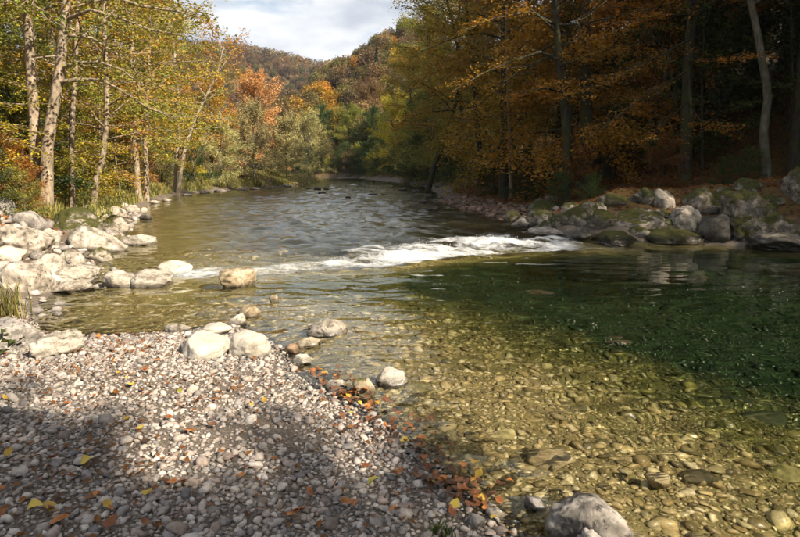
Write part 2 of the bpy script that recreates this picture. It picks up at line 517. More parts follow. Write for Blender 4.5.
def pebble_mat(name, cols, rough=0.75, bed=False):
    m, N, L, out = material(name)
    at = N('ShaderNodeAttribute', attribute_name='rnd')
    oi = N('ShaderNodeObjectInfo')
    geo = N('ShaderNodeNewGeometry')
    s = N('ShaderNodeMath', operation='ADD'); L(at, 'Fac', s, 0); L(oi, 'Random', s, 1)
    fr = N('ShaderNodeMath', operation='FRACT'); L(s, 0, fr, 0)
    r = ramp(N, [(i / len(cols), c) for i, c in enumerate(cols)], 'CONSTANT'); L(fr, 0, r, 0)
    a = N('ShaderNodeTexNoise', inp={'Scale': 45.0, 'Detail': 5.0, 'Roughness': 0.65}); L(geo, 'Position', a, 'Vector')
    ar = ramp(N, [(0.3, (0.62, 0.60, 0.57)), (0.6, (1.05, 1.05, 1.05))]); L(a, 'Fac', ar, 0)
    mul = N('ShaderNodeMix', data_type='RGBA', blend_type='MULTIPLY', inp={0: 1.0}); L(r, 'Color', mul, 6); L(ar, 'Color', mul, 7)
    # damp margin of the bar, just above the water line
    sp_ = N('ShaderNodeSeparateXYZ'); L(geo, 'Position', sp_, 0)
    wr = N('ShaderNodeMapRange', inp={1: 0.006, 2: 0.022, 3: 0.5, 4: 1.0}); L(sp_, 'Z', wr, 0)
    cw = N('ShaderNodeCombineColor')
    for i in range(3): L(wr, 0, cw, i)
    wm = N('ShaderNodeMix', data_type='RGBA', blend_type='MULTIPLY', inp={0: 1.0}); L(mul, 2, wm, 6); L(cw, 0, wm, 7)
    rr = N('ShaderNodeMapRange', inp={1: 0.5, 2: 1.0, 3: 0.3, 4: rough}); L(wr, 0, rr, 0)
    p = N('ShaderNodeBsdfPrincipled', inp={'Specular IOR Level': 0.3})
    if bed: wm = depth_tint(N, L, geo, mul, 2)
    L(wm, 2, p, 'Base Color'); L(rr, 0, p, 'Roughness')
    bu = N('ShaderNodeBump', inp={'Strength': 0.35, 'Distance': 0.004}); L(a, 'Fac', bu, 'Height'); L(bu, 0, p, 'Normal')
    L(p, 0, out, 0)
    return m


PEB = pebble_mat('pebbles', [(0.251, 0.221, 0.194), (0.313, 0.279, 0.249), (0.192, 0.171, 0.154), (0.399, 0.352, 0.311), (0.229, 0.182, 0.151), (0.141, 0.131, 0.128), (0.282, 0.231, 0.198), (0.420, 0.387, 0.349), (0.220, 0.203, 0.193), (0.161, 0.128, 0.107), (0.286, 0.252, 0.222), (0.355, 0.311, 0.270)])
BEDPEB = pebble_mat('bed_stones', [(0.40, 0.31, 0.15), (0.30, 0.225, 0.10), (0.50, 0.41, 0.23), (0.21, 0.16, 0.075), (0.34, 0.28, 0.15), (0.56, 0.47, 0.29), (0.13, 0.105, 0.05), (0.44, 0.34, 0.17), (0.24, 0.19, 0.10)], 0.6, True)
BARPEB = pebble_mat('far_bar_stones', [(0.20, 0.13, 0.09), (0.14, 0.09, 0.06), (0.26, 0.18, 0.135), (0.17, 0.11, 0.08), (0.10, 0.075, 0.055)])


def ground_mat():
    m, N, L, out = material('ground')
    zone = N('ShaderNodeAttribute', attribute_name='zone')
    sep = N('ShaderNodeSeparateXYZ'); L(zone, 'Vector', sep, 0)
    geo = N('ShaderNodeNewGeometry')
    a = N('ShaderNodeTexNoise', inp={'Scale': 60.0, 'Detail': 6.0, 'Roughness': 0.7}); L(geo, 'Position', a, 'Vector')
    b = N('ShaderNodeTexNoise', inp={'Scale': 1.3, 'Detail': 6.0, 'Roughness': 0.6}); L(geo, 'Position', b, 'Vector')
    c = N('ShaderNodeTexVoronoi', inp={'Scale': 16.0}); L(geo, 'Position', c, 'Vector')
    grit = ramp(N, [(0.3, (0.05, 0.04, 0.031)), (0.5, (0.12, 0.098, 0.077)), (0.7, (0.25, 0.21, 0.175))]); L(a, 'Fac', grit, 0)
    bed = ramp(N, [(0.25, (0.10, 0.085, 0.035)), (0.5, (0.22, 0.18, 0.08)), (0.75, (0.36, 0.30, 0.15))]); L(a, 'Fac', bed, 0)
    lit = ramp(N, [(0.0, (0.035, 0.02, 0.01)), (0.35, (0.10, 0.05, 0.018)), (0.7, (0.16, 0.075, 0.025)), (1.0, (0.07, 0.06, 0.02))]); L(c, 'Color', lit, 0)
    soil = ramp(N, [(0.4, (0.04, 0.028, 0.016)), (0.6, (0.09, 0.075, 0.025))]); L(b, 'Fac', soil, 0)
    fl = N('ShaderNodeMix', data_type='RGBA', inp={0: 0.5}); L(lit, 'Color', fl, 6); L(soil, 'Color', fl, 7)
    silt = ramp(N, [(0.3, (0.018, 0.018, 0.012)), (0.6, (0.045, 0.042, 0.028)), (0.75, (0.09, 0.08, 0.055))]); L(a, 'Fac', silt, 0)
    bd2 = N('ShaderNodeMix', data_type='RGBA'); L(sep, 'Z', bd2, 0); L(bed, 'Color', bd2, 6); L(silt, 'Color', bd2, 7)
    m1 = N('ShaderNodeMix', data_type='RGBA'); L(sep, 'X', m1, 0); L(grit, 'Color', m1, 6); L(bd2, 2, m1, 7)
    m2 = N('ShaderNodeMix', data_type='RGBA'); L(sep, 'Y', m2, 0); L(m1, 2, m2, 6); L(fl, 2, m2, 7)
    p = N('ShaderNodeBsdfPrincipled', inp={'Roughness': 0.9, 'Specular IOR Level': 0.15})
    tinted = depth_tint(N, L, geo, m2, 2)
    L(tinted, 2, p, 'Base Color')
    bu = N('ShaderNodeBump', inp={'Strength': 0.8, 'Distance': 0.02}); L(a, 'Fac', bu, 'Height'); L(bu, 0, p, 'Normal')
    L(p, 0, out, 0)
    return m


def water_mat():
    m, N, L, out = material('water')
    geo = N('ShaderNodeNewGeometry')
    foam = N('ShaderNodeAttribute', attribute_name='foam')
    rip = N('ShaderNodeAttribute', attribute_name='ripple')
    mp = N('ShaderNodeMapping', inp={'Scale': (1.0, 0.8, 1.0)}); L(geo, 'Position', mp, 0)
    n = N('ShaderNodeTexNoise', inp={'Scale': 8.0, 'Detail': 5.0, 'Roughness': 0.6, 'Distortion': 0.5}); L(mp, 0, n, 'Vector')
    bu = N('ShaderNodeBump', inp={'Distance': 0.05}); L(n, 'Fac', bu, 'Height'); L(rip, 'Fac', bu, 'Strength')
    g = N('ShaderNodeBsdfGlass', inp={'IOR': 1.33, 'Roughness': 0.0, 'Color': (0.97, 0.98, 0.93, 1)}); L(bu, 0, g, 'Normal')
    fm = N('ShaderNodeMapping', inp={'Scale': (0.75, 1.5, 1.0), 'Rotation': (0, 0, 0.35)}); L(geo, 'Position', fm, 0)
    f1 = N('ShaderNodeTexNoise', inp={'Scale': 6.5, 'Detail': 9.0, 'Roughness': 0.66, 'Distortion': 1.1}); L(fm, 0, f1, 'Vector')
    s = N('ShaderNodeMath', operation='ADD'); L(f1, 'Fac', s, 0); L(foam, 'Fac', s, 1)
    fr = ramp(N, [(0.50, (0, 0, 0)), (0.66, (0.4, 0.4, 0.4)), (0.90, (0.93, 0.93, 0.93))])
    s2 = N('ShaderNodeMath', operation='MULTIPLY', inp={1: 0.72}); L(s, 0, s2, 0); L(s2, 0, fr, 0)
    d = N('ShaderNodeBsdfPrincipled', inp={'Base Color': (0.72, 0.75, 0.77, 1), 'Roughness': 0.6, 'Specular IOR Level': 0.4})
    fb = N('ShaderNodeBump', inp={'Strength': 1.0, 'Distance': 0.12}); L(f1, 'Fac', fb, 'Height'); L(fb, 0, d, 'Normal')
    mx = N('ShaderNodeMixShader'); L(fr, 'Color', mx, 0); L(g, 0, mx, 1); L(d, 0, mx, 2)
    L(mx, 0, out, 'Surface')
    return m


MAT_GROUND, MAT_WATER = ground_mat(), water_mat()


def plain(name, col, rough=0.6):
    m, N, L, out = material(name)
    geo = N('ShaderNodeNewGeometry')
    a = N('ShaderNodeTexNoise', inp={'Scale': 9.0, 'Detail': 3.0}); L(geo, 'Position', a, 'Vector')
    r = ramp(N, [(0.3, tuple(0.85 * c for c in col)), (0.7, col)]); L(a, 'Fac', r, 0)
    p = N('ShaderNodeBsdfPrincipled', inp={'Roughness': rough}); L(r, 'Color', p, 'Base Color')
    L(p, 0, out, 0)
    return m


FOAM = plain('foam_white', (0.7, 0.72, 0.73), 0.5)

# ------------------------------------------------------------------ ground: one sheet from behind the camera to beyond the far hill
def axis(parts):
    out = []
    for a, b, s in parts:
        out.append(np.arange(a, b - 1e-6, s))
    out.append([parts[-1][1]])
    return np.concatenate(out)


gx = axis([(-700, -120, 29), (-120, -40, 5), (-40, -14, 0.9), (-14, -5, 0.16), (-5, 6, 0.075), (6, 13, 0.16), (13, 40, 0.9), (40, 120, 5), (120, 700, 29)])
gy = axis([(-60, -12, 6), (-12, 0, 0.6), (0, 2, 0.15), (2, 8, 0.07), (8, 17, 0.12), (17, 34, 0.35), (34, 80, 0.9), (80, 140, 3), (140, 460, 10), (460, 1500, 80)])
GX, GY = np.meshgrid(gx, gy)
GZ = terrain(GX, GY)
nyr, nxc = GX.shape


def grid_faces(ny, nx):
    i = np.arange(ny * nx).reshape(ny, nx)
    return np.stack([i[:-1, :-1].ravel(), i[:-1, 1:].ravel(), i[1:, 1:].ravel(), i[1:, :-1].ravel()], 1)


def zone_of(x, y):
    ins = inside(x, y)
    dl, dr = dist_line(x, y, LEFT), dist_line(x, y, RIGHT)
    bed = np.where(ins, smooth(0.0, 0.12, np.minimum(dl, dr)), 0)
    wild = smooth(6.6, 9.0, y) * smooth(-3.5, -5.5, x)
    left = dl < dr
    forest = np.where(ins, 0, np.where(left, np.maximum(wild * smooth(0.3, 1.6, dl), smooth(9, 12, dl)), smooth(0.6, 1.4, dr)))
    return bed, forest


zb, zf = zone_of(GX.ravel(), GY.ravel())
ground_me = make_mesh('ground', np.stack([GX.ravel(), GY.ravel(), GZ.ravel()], 1), grid_faces(nyr, nxc), colors={'zone': np.stack([zb, zf, smooth(0.0, 3.0, rapid_off(GX.ravel(), GY.ravel())) * smooth(0.3, 4.0, dist_line(GX.ravel(), GY.ravel(), LEFT))], 1)})
ground = tag(link('ground', ground_me, MAT_GROUND), kind='structure')
ground.cycles.is_caustics_receiver = True

# ------------------------------------------------------------------ river: its moving surface, modelled as waves
def build_river():
    ys = [-6.0, -3.0, 0.0, 1.2]
    y, s = 1.2, 0.027
    while y < 86:
        if y > 6.5: s = min(s * 1.0085, 0.5)
        y += s
        ys.append(y)
    ys += [92.0, 112.0]
    ys = np.array(ys)
    win = 1.2
    xl, xr = [], []
    Ld = np.concatenate([np.linspace(a, b, 30) for a, b in zip(LEFT[:-1], LEFT[1:])])
    Rd = np.concatenate([np.linspace(a, b, 30) for a, b in zip(RIGHT[:-1], RIGHT[1:])])
    for yy in ys:
        w = win + 0.03 * max(yy, 0)
        k = np.abs(Ld[:, 1] - yy) < w
        xl.append(Ld[k, 0].min() - 0.6 if k.any() else -75)
        k = np.abs(Rd[:, 1] - yy) < w
        xr.append(Rd[k, 0].max() + 0.6 if k.any() else 15.6)
    xl, xr = np.array(xl), np.array(xr)
    gap = np.abs(ys[:, None] - ys[None, :])
    xl = (xl[None, :] + 0.55 * gap).min(1)
    xr = (xr[None, :] - 0.8 * gap).max(1)
    xv = np.minimum(xr - 0.5, np.maximum(0.66 * ys + 2.2, xl + 2))
    NA, NB = 310, 12
    s1 = np.linspace(0, 1, NA)
    X = np.concatenate([xl[:, None] + (xv - xl)[:, None] * s1[None], xv[:, None] + (xr - xv)[:, None] * np.linspace(0, 1, NB + 1)[None, 1:]], 1)
    Y = np.repeat(ys[:, None], X.shape[1], 1)
    x, y = X.ravel(), Y.ravel()
    ro = rapid_off(x, y)
    up = smooth(-0.2, 1.2, ro)
    pxs = x / np.maximum(y, 0.5)
    # white water: broad in the middle, thinning toward both banks
    x0, x1 = at_z(318, 268, 0)[0], at_z(575, 250, 0)[0]
    core = smooth(x0 - 0.6, x0 + 0.9, x) * smooth(x1 + 1.6, x1 - 0.9, x)
    length = 0.8 + 2.3 * smooth(x0 - 0.3, x0 + 1.2, x) * smooth(x1 + 2.2, x1 - 2.2, x)
    band = smooth(-0.06, 0.14, ro) * (1 - smooth(0.35 * length, length, ro))
    edge = n2(x, y, 0.8, 31, 3)
    tail = smooth(RAPID[1, 0] - 0.2, RAPID[1, 0] + 0.5, x) * smooth(RAPID[8, 0] + 0.35, RAPID[8, 0] - 0.5, x)
    streak = n2(x * 0.9, y * 2.6, 1.6, 33, 3)
    foam = band * (0.28 + 0.22 * core) * tail + (0.36 * edge + 0.55 * streak) * band * tail * (0.6 + 0.4 * smooth(0.2, 1.2, ro))
    eddy = np.exp(-((x - at_z(240, 270, 0)[0]) / 1.8) ** 2 - ((ro - 0.25) / 0.4) ** 2) * (0.5 + 0.45 * edge)
    foam = np.maximum(foam, eddy)
    foam = np.clip(foam, 0, 1)
    # surface relief
    z = water_level(x, y)
    dl = dist_line(x, y, LEFT)
    deep = smooth(1.5, 6, dl)
    warp = 0.6 * n2(x, y, 0.5, 41, 2)
    calm = (1 - up)
    def rid(v): return 1 - 2 * np.abs(v)
    near = 0.0125 * rid(n2(x + warp * 0.3, y * 0.85 + warp * 0.3, 2.2, 5, 2)) + 0.012 * n2(x + warp * 0.2, y * 0.9, 4.2, 6, 2) + 0.0022 * n2(x, y, 9.5, 7, 1)
    z = z + calm * near * (1 - 0.72 * deep)
    # standing ripples just below the rapid
    below = np.exp(-np.clip(-ro, 0, None) / 1.8) * calm
    z = z + below * (0.022 * n2(x * 0.7, y * 1.7, 1.6, 8, 3))
    upw = 0.055 * n2(x, y * 1.5, 1.1, 9, 3) + 0.030 * rid(n2(x + warp, y * 1.5, 2.2, 10, 3))
    upw = 1.25 * upw + 0.010 * n2(x + warp, y * 1.3, 4.6, 14, 2) * smooth(40, 22, y)
    side = smooth(0.2, 3.5, dl) * 0.8 + 0.2
    z = z + up * upw * side
    white = np.clip(foam * 1.4, 0, 1)
    z = z + white * (0.075 * np.abs(n2(x, y * 1.4, 1.7, 11, 4)) + 0.05 * n2(x, y, 4.5, 12, 4))
    # smooth tongue at the foot of the drop
    z = z + 0.05 * core * np.exp(-((ro + 0.05) / 0.22) ** 2)
    ripple = 0.02 + up * (0.22 + 0.34 * smooth(14, 30, y)) * side
    ripple = np.where(y < 9, 0.0, ripple * smooth(9, 13, y))
    top = np.stack([x, y, z], 1)
    ny, nx = X.shape
    faces = [grid_faces(ny, nx)]
    me = make_mesh('river', top, faces[0], attrs={'foam': foam, 'ripple': ripple})
    o = tag(link('river', me, MAT_WATER), kind='structure')
    o.cycles.is_caustics_caster = True
    return o, (x, y, z, foam)


river, (wx, wy, wz, wf) = build_river()

# ------------------------------------------------------------------ stones
_ico = {}


def ico(sub):
    if sub not in _ico:
        bm = bmesh.new()
        bmesh.ops.create_icosphere(bm, subdivisions=sub, radius=1.0)
        v = np.array([q.co[:] for q in bm.verts]); f = np.array([[q.index for q in t.verts] for t in bm.faces])
        bm.free()
        _ico[sub] = (v / np.linalg.norm(v, axis=1)[:, None], f)
    return _ico[sub]


def rock_shape(seed, sub=4, facet=0.6, rough=0.07, planes=11, second=True):
    r = np.random.default_rng(seed)
    v, f = ico(sub)
    w = v + 0.10 * np.stack([pnoise(v * 2.1 + seed + 11 * q) for q in range(3)], 1)
    w /= np.linalg.norm(w, axis=1)[:, None]
    n = r.normal(size=(planes, 3)); n /= np.linalg.norm(n, axis=1)[:, None]
    d = r.uniform(0.45, 0.95, planes)
    n2_ = r.normal(size=(planes * 2, 3)); n2_ /= np.linalg.norm(n2_, axis=1)[:, None]
    if second: n = np.concatenate([n, n2_]); d = np.concatenate([d, r.uniform(0.84, 1.02, planes * 2)])
    dots = w @ n.T
    rad = np.where(dots > 0.05, d[None] / np.maximum(dots, 0.05), 9.0)
    rad = np.concatenate([rad, np.full((len(v), 1), 1.1)], 1)
    k = 46.0 if sub > 2 else 34.0
    hard = -np.log(np.exp(-k * rad).sum(1)) / k
    rr = facet * hard + (1 - facet) * (0.92 + 0.10 * pnoise(v * 0.9 + seed))
    rr = rr * (1 + 0.08 * pnoise(v * 1.3 + seed * 1.7))
    if rough > 0:
        rr = rr * (1 + rough * fbm(v * 2.6 + seed * 3.1, 5, 0.6))
        cr = np.abs(pnoise(v * 2.3 + seed))
        rr = rr - rough * 0.6 * np.exp(-(cr / 0.035) ** 2)
    return v * rr[:, None], f


CAM = np.array([0, 0, CAM_Z])


def boulder(px0, px1, py0, py1, mat, label, seed, base=None, facet=0.86, rough=0.075, deep=0.85, sub=4, cat='rock', group=None, name='rock', sink=0.45, tilt=0.0, yaw=None):
    """a stone whose visible outline in the photograph is px0..px1, py0..py1; its foot stands where the ray meets ground or water"""
    cx = 0.5 * (px0 + px1)
    P = hit(cx, py1) if base is None else at_z(cx, py1, base)
    dist = np.hypot(P[0], P[1])
    mpp = dist / F_PX / math.cos(math.atan2(cx - CX, F_PX)) ** 0 * 1.0
    W = (px1 - px0) * mpp
    D = W * deep
    slope = (CAM_Z - P[2]) / dist
    H = max((py1 - py0) * mpp - 0.35 * D * slope, 0.3 * (py1 - py0) * mpp)
    if sub == 4 and px1 - px0 >= 34: sub = 5
    if sub == 3 and px1 - px0 >= 18: sub = 4
    v, f = rock_shape(seed, sub, facet, rough)
    lo, hi = v.min(0), v.max(0)
    v = (v - (lo + hi) / 2) / ((hi - lo) / 2)
    H *= 0.88
    v = v * np.array([W / 2, D / 2, H * (1 + sink) / 2])
    r = np.random.default_rng(seed + 99)
    a = yaw if yaw is not None else math.atan2(P[0], P[1]) * -1
    v[:, 2] += H * (1 - sink) / 2
    if tilt:
        c, s = math.cos(tilt), math.sin(tilt)
        v = np.stack([v[:, 0] * c + v[:, 2] * s, v[:, 1], -v[:, 0] * s + v[:, 2] * c], 1)
    me = make_mesh(name, v, f)
    d2 = P[:2] / dist
    loc = (P[0] + d2[0] * D * 0.42, P[1] + d2[1] * D * 0.42, P[2])
    o = link(name, me, ROCK[mat], loc=loc, rz=a)
    tag(o, label, cat, group)
    o.cycles.is_caustics_receiver = True
    return o


G_L = 'rocks along the left bank'
G_R = 'boulders along the wooded bank'
G_M = 'stones in the stream'
B = boulder
# left bank
B(4, 51, 223, 254, 'mottled', 'big mottled cream boulder with dark pits on the sunny left bank', 11, facet=0.7, rough=0.11, group=G_L, name='boulder')
B(14, 44, 211, 229, 'grey', 'smooth grey boulder behind the big mottled one on the left bank', 12, facet=0.65, group=G_L, name='boulder')
B(55, 100, 206, 235, 'mossy', 'round moss-covered boulder among pale rocks on the left bank', 13, facet=0.7, group=G_L, name='boulder')
B(72, 124, 226, 254, 'pale', 'pale slanting boulder with mossy shoulder at the left waterside', 14, facet=0.75, group=G_L, name='boulder', tilt=0.15)
B(122, 156, 233, 246, 'pale', 'low pale rock sticking out of the water off the left bank', 15, group=G_L, facet=0.6)
B(5, 51, 262, 293, 'mottled', 'large rounded tan boulder at the edge of the small pool', 16, facet=0.7, group=G_L, name='boulder')
B(25, 64, 253, 277, 'pale', 'pale flat-topped slab leaning between the tan boulder and white rocks', 17, facet=0.8, group=G_L)
B(54, 98, 263, 284, 'pale', 'pale broad rock with a cracked top above the small pool', 18, facet=0.7, group=G_L)
B(-8, 23, 246, 262, 'smooth', 'low cream slab below the big mottled boulder', 19, facet=0.7, group=G_L)
B(50, 91, 280, 294, 'mottled', 'low flat rock at the rim of the small pool', 20, facet=0.7, group=G_L)
B(99, 128, 214, 234, 'halfmoss', 'brown mossy rock by the water behind the pale slanting boulder', 21, group=G_L)
B(124, 141, 204, 214, 'pale', 'small white rock at the water edge below the leaning trunk', 22, sub=3, group=G_L)
B(140, 151, 213, 220, 'dark', 'little dark stone in the water off the left bank', 23, sub=3, group=G_M)
B(104, 136, 270, 288, 'pale', 'white knobbly rock at the near end of the reef across the pool', 24, group=G_M)
B(129, 172, 269, 287, 'pale', 'long white rock of the low reef across the pool', 25, group=G_M, facet=0.65)
B(159, 192, 259, 275, 'smooth', 'round-backed cream rock at the outer end of the low reef', 26, group=G_M)
B(-12, 42, 316, 352, 'grey', 'grey slab beside the leafy plant at the edge of the gravel', 27, facet=0.7, group=G_L, name='boulder')
B(36, 82, 331, 357, 'pale', 'pale wedge of rock lying where the gravel meets the pool', 28, facet=0.75, group=G_L)
B(-6, 14, 198, 216, 'grey', 'grey angular rock under the undergrowth on the left bank', 29, group=G_L)
B(60, 84, 250, 266, 'mottled', 'small speckled rock wedged between pale boulders on the left bank', 30, sub=3, group=G_L)
B(88, 112, 246, 262, 'halfmoss', 'low mossy rock at the pool inlet', 31, sub=3, group=G_L)
B(104, 125, 206, 217, 'mottled', 'small cream rock near the mossy bank under the trees', 32, sub=3, group=G_L)
B(42, 60, 228, 246, 'pale', 'upright white rock beside the big mottled boulder', 33, sub=3, group=G_L)
# in and beside the near stream
B(219, 257, 266, 288, 'ochre', 'ochre mossy rock splitting the current at the rapid', 34, group=G_M, facet=0.7)
B(226, 247, 312, 327, 'pale', 'white stone next to the ochre cobble behind the white boulders', 35, sub=3, group=G_M)
B(237, 263, 303, 319, 'ochre', 'tan cobble with a wet foot behind the white boulders', 36, sub=3, group=G_M)
B(183, 232, 329, 360, 'smooth', 'smooth greenish-white boulder on the gravel, left of a pair', 37, facet=0.7, rough=0.04, group='pair of white boulders on the gravel', name='boulder')
B(228, 273, 325, 359, 'smooth', 'smooth bright white boulder on the gravel, water side of a pair', 38, facet=0.75, rough=0.04, group='pair of white boulders on the gravel', name='boulder')
B(165, 191, 322, 333, 'pale', 'flat white stone where the pool meets the gravel', 39, sub=3, group=G_M)
B(202, 232, 322, 336, 'smooth', 'flat cream stone just behind the pair of white boulders', 40, sub=3, group=G_M)
B(306, 349, 317, 337, 'pale', 'white double-humped rock standing out of the shallow stream', 41, group=G_M, facet=0.75)
B(290, 322, 335, 349, 'ochre', 'low tan stone awash beside the white double-humped rock', 42, sub=3, group=G_M)
B(373, 409, 366, 387, 'pale', 'bright white wedge of rock at the edge of the shallow stream', 43, group=G_M, facet=0.75)
B(269, 279, 292, 302, 'ochre', 'small ochre pebble rock poking out below the rapid', 44, sub=3, group=G_M)
B(281, 300, 342, 355, 'brown', 'brown cobble at the water edge by the white boulders', 45, sub=3, group=G_M)
B(290, 312, 352, 366, 'smooth', 'round cream cobble on the waterside gravel', 46, sub=3, group=G_M)
B(324, 348, 376, 392, 'pale', 'white cobble half buried in wet fallen leaves', 47, sub=3, group=G_M)
B(352, 376, 374, 396, 'ochre', 'tan cobble covered by an orange leaf at the water edge', 48, sub=3, group=G_M)
B(541, 634, 484, 556, 'streaked', 'big dark-streaked grey boulder at the near water edge', 49, facet=0.6, rough=0.08, sub=5, group=G_M, name='boulder', base=0.0)
B(574, 616, 521, 556, 'grey', 'small whitish speckled rock leaning on the dark-streaked boulder', 50, facet=0.5, group=G_M, base=0.04)
B(464, 486, 510, 530, 'grey', 'grey rounded cobble at the edge of the gravel bar', 51, sub=3, group=G_M)
B(523, 547, 492, 510, 'grey', 'grey angular cobble in the shallows beside the streaked boulder', 52, sub=3, group=G_M)
B(484, 506, 500, 520, 'mottled', 'speckled cobble in the wet margin of the gravel bar', 53, sub=3, group=G_M)
# drowned stones seen through the water
def drowned(px0, px1, py0, py1, mat, label, seed, sub=3, awash=False):
    c = (px0 + px1) / 2
    P = at_z(c, py1, 0.0)
    d = ray(c, py1)
    # follow the refracted ray down to the bed
    dn = d / np.linalg.norm(d)
    hor = dn[:2] / 1.33
    tz = -math.sqrt(max(1 - hor @ hor, 0.01))
    q = P.copy()
    for _ in range(200):
        if q[2] < float(terrain(q[0], q[1])): break
        q[:2] += hor * 0.02; q[2] += tz * 0.02
    W = (px1 - px0) * np.linalg.norm(P - CAM) / F_PX
    Hh = max(0.5 * (py1 - py0) * np.linalg.norm(P - CAM) / F_PX, 0.04)
    v, f = rock_shape(seed, sub + 1, 0.75, 0.06)
    lo, hi = v.min(0), v.max(0)
    v = (v - (lo + hi) / 2) / ((hi - lo) / 2) * np.array([W / 2, W * 0.36, Hh * 0.7])
    top = min(Hh * 0.5, -0.03 - q[2] - Hh * 0.7)
    zc = q[2] + Hh * 0.05
    if awash:
        v = v * np.array([1.0, 1.25, 1.5])
        zc = -0.025 - v[:, 2].max()
    o = link('rock', make_mesh('rock', v, f), ROCK[mat], loc=(q[0], q[1] + W * 0.2, zc), rz=RNG.uniform(-0.4, 0.4))
    tag(o, label, 'rock', 'drowned stones on the stream bed')
    o.cycles.is_caustics_receiver = True


drowned(528, 578, 437, 467, 'tan', 'angular pale golden rock lying under shallow water off the gravel', 61, awash=True)
drowned(648, 673, 468, 493, 'tan', 'upright square golden stone under the water beyond the streaked boulder', 62, awash=True)
drowned(682, 724, 452, 484, 'sunken', 'long brown slab lying on the stream bed', 63)
drowned(722, 754, 388, 402, 'sunken', 'long dark stone on the green bed of the pool', 64)
drowned(750, 790, 404, 422, 'sunken', 'dark sunken boulder in the pool beyond the long dark stone', 65)
drowned(488, 520, 418, 440, 'drowned', 'tan slab under rippled water off the leaf drift', 66)
drowned(404, 440, 370, 392, 'drowned', 'tan drowned ledge running out from the white wedge of rock', 67)
drowned(604, 634, 332, 344, 'ochre', 'golden slab on the bed where the pool turns green', 68)
drowned(566, 592, 398, 410, 'sunken', 'dark flat stone among golden cobbles on the bed', 69)
drowned(770, 812, 450, 480, 'drowned', 'broad tan slab on the bed of the pool', 70)
drowned(524, 556, 285, 294, 'ochre', 'yellowish slab under the smooth water below the rapid', 71)
# wooded right bank
B(724, 790, 187, 243, 'darkmoss', 'huge mossy boulder with a bare pale foot at the pool edge', 81, facet=0.85, rough=0.10, group=G_R, name='boulder', sub=5, tilt=-0.1)
B(667, 702, 204, 234, 'mottled', 'sunlit cream boulder with dark hollows above the flat slab', 82, facet=0.75, rough=0.10, group=G_R, name='boulder')
B(634, 699, 228, 245, 'darkmoss', 'long flat cream slab at the waterline of the wooded bank', 83, facet=0.8, group=G_R, deep=0.6)
B(613, 662, 206, 231, 'halfmoss', 'broad boulder with yellow moss and a pale patch above the pool', 84, group=G_R, name='boulder')
B(586, 622, 207, 231, 'mossy', 'dark green mossy boulder left of the yellow-mossed one', 85, group=G_R, name='boulder')
B(590, 632, 229, 245, 'darkmoss', 'low tan and mossy rock at the end of the white water', 86, group=G_R)
B(634, 656, 186, 206, 'mossy', 'small cushion of moss-covered rock high on the wooded bank', 87, group=G_R)
B(648, 673, 188, 209, 'mottled', 'angular cream rock beside the moss cushion', 88, facet=0.8, group=G_R)
B(681, 711, 186, 213, 'darkmoss', 'round mossy rock behind the sunlit cream boulder', 89, group=G_R)
B(706, 730, 186, 208, 'darkmoss', 'pale rock with green moss patches beside the huge boulder', 90, group=G_R)
B(598, 632, 192, 207, 'darkmoss', 'grey-cream rock half sunk in leaf litter', 91, group=G_R)
B(575, 598, 199, 217, 'darkmoss', 'pale stepped rock standing among the mossy boulders', 92, facet=0.8, group=G_R)
B(782, 815, 168, 206, 'darkmoss', 'tall dark mossy rock behind the huge boulder', 93, group=G_R, name='boulder')
B(752, 812, 233, 252, 'dark', 'low black wet rocks under the huge mossy boulder', 94, group=G_R)
B(504, 522, 209, 223, 'darkmoss', 'grey rounded rock at the end of the brown gravel bar', 95, sub=3, group=G_R)
B(511, 537, 215, 228, 'mottled', 'cream flat rock by the brown gravel bar', 96, sub=3, group=G_R)
B(534, 548, 211, 224, 'halfmoss', 'small mossy rock between the cream flat rocks', 97, sub=3, group=G_R)
B(544, 564, 213, 230, 'mossy', 'dark upright mossy rock near the head of the rapid', 98, sub=3, group=G_R)
B(528, 564, 226, 236, 'pale', 'long low cream rock at the head of the rapid', 99, sub=3, group=G_R)
B(526, 560, 198, 215, 'mossy', 'mossy mound of rock above the cream flat rocks', 100, group=G_R)
B(560, 592, 204, 226, 'mossy', 'shadowed green mossy boulder above the head of the rapid', 101, group=G_R)
B(564, 590, 226, 240, 'dark', 'black wet rock beside the white water', 102, sub=3, group=G_R)
B(698, 730, 212, 243, 'dark', 'black shadowed rock filling the gap beside the huge boulder', 103, group=G_R)
B(735, 760, 178, 192, 'mossy', 'mossy lump on the bank behind the huge boulder', 104, sub=3, group=G_R)
B(545, 570, 190, 202, 'halfmoss', 'low mossy stone in the leaf litter above the gravel bar', 105, sub=3, group=G_R)
_r = np.random.default_rng(31)
for i in range(44):
    a = _r.uniform(525, 800); b = _r.uniform(203, 243) if a > 575 else _r.uniform(205, 232)
    w = _r.uniform(9, 22)
    m_ = ['mossy', 'halfmoss', 'dark', 'mossy'][i % 4]
    B(a - w / 2, a + w / 2, b - w * 0.62, b, m_, {'mossy': 'small moss-covered stone wedged between the right bank boulders', 'halfmoss': 'small half-mossy stone wedged between the right bank boulders', 'dark': 'small black stone wedged between the right bank boulders'}[m_], 160 + i, sub=3, group='stones wedged between the right bank boulders')
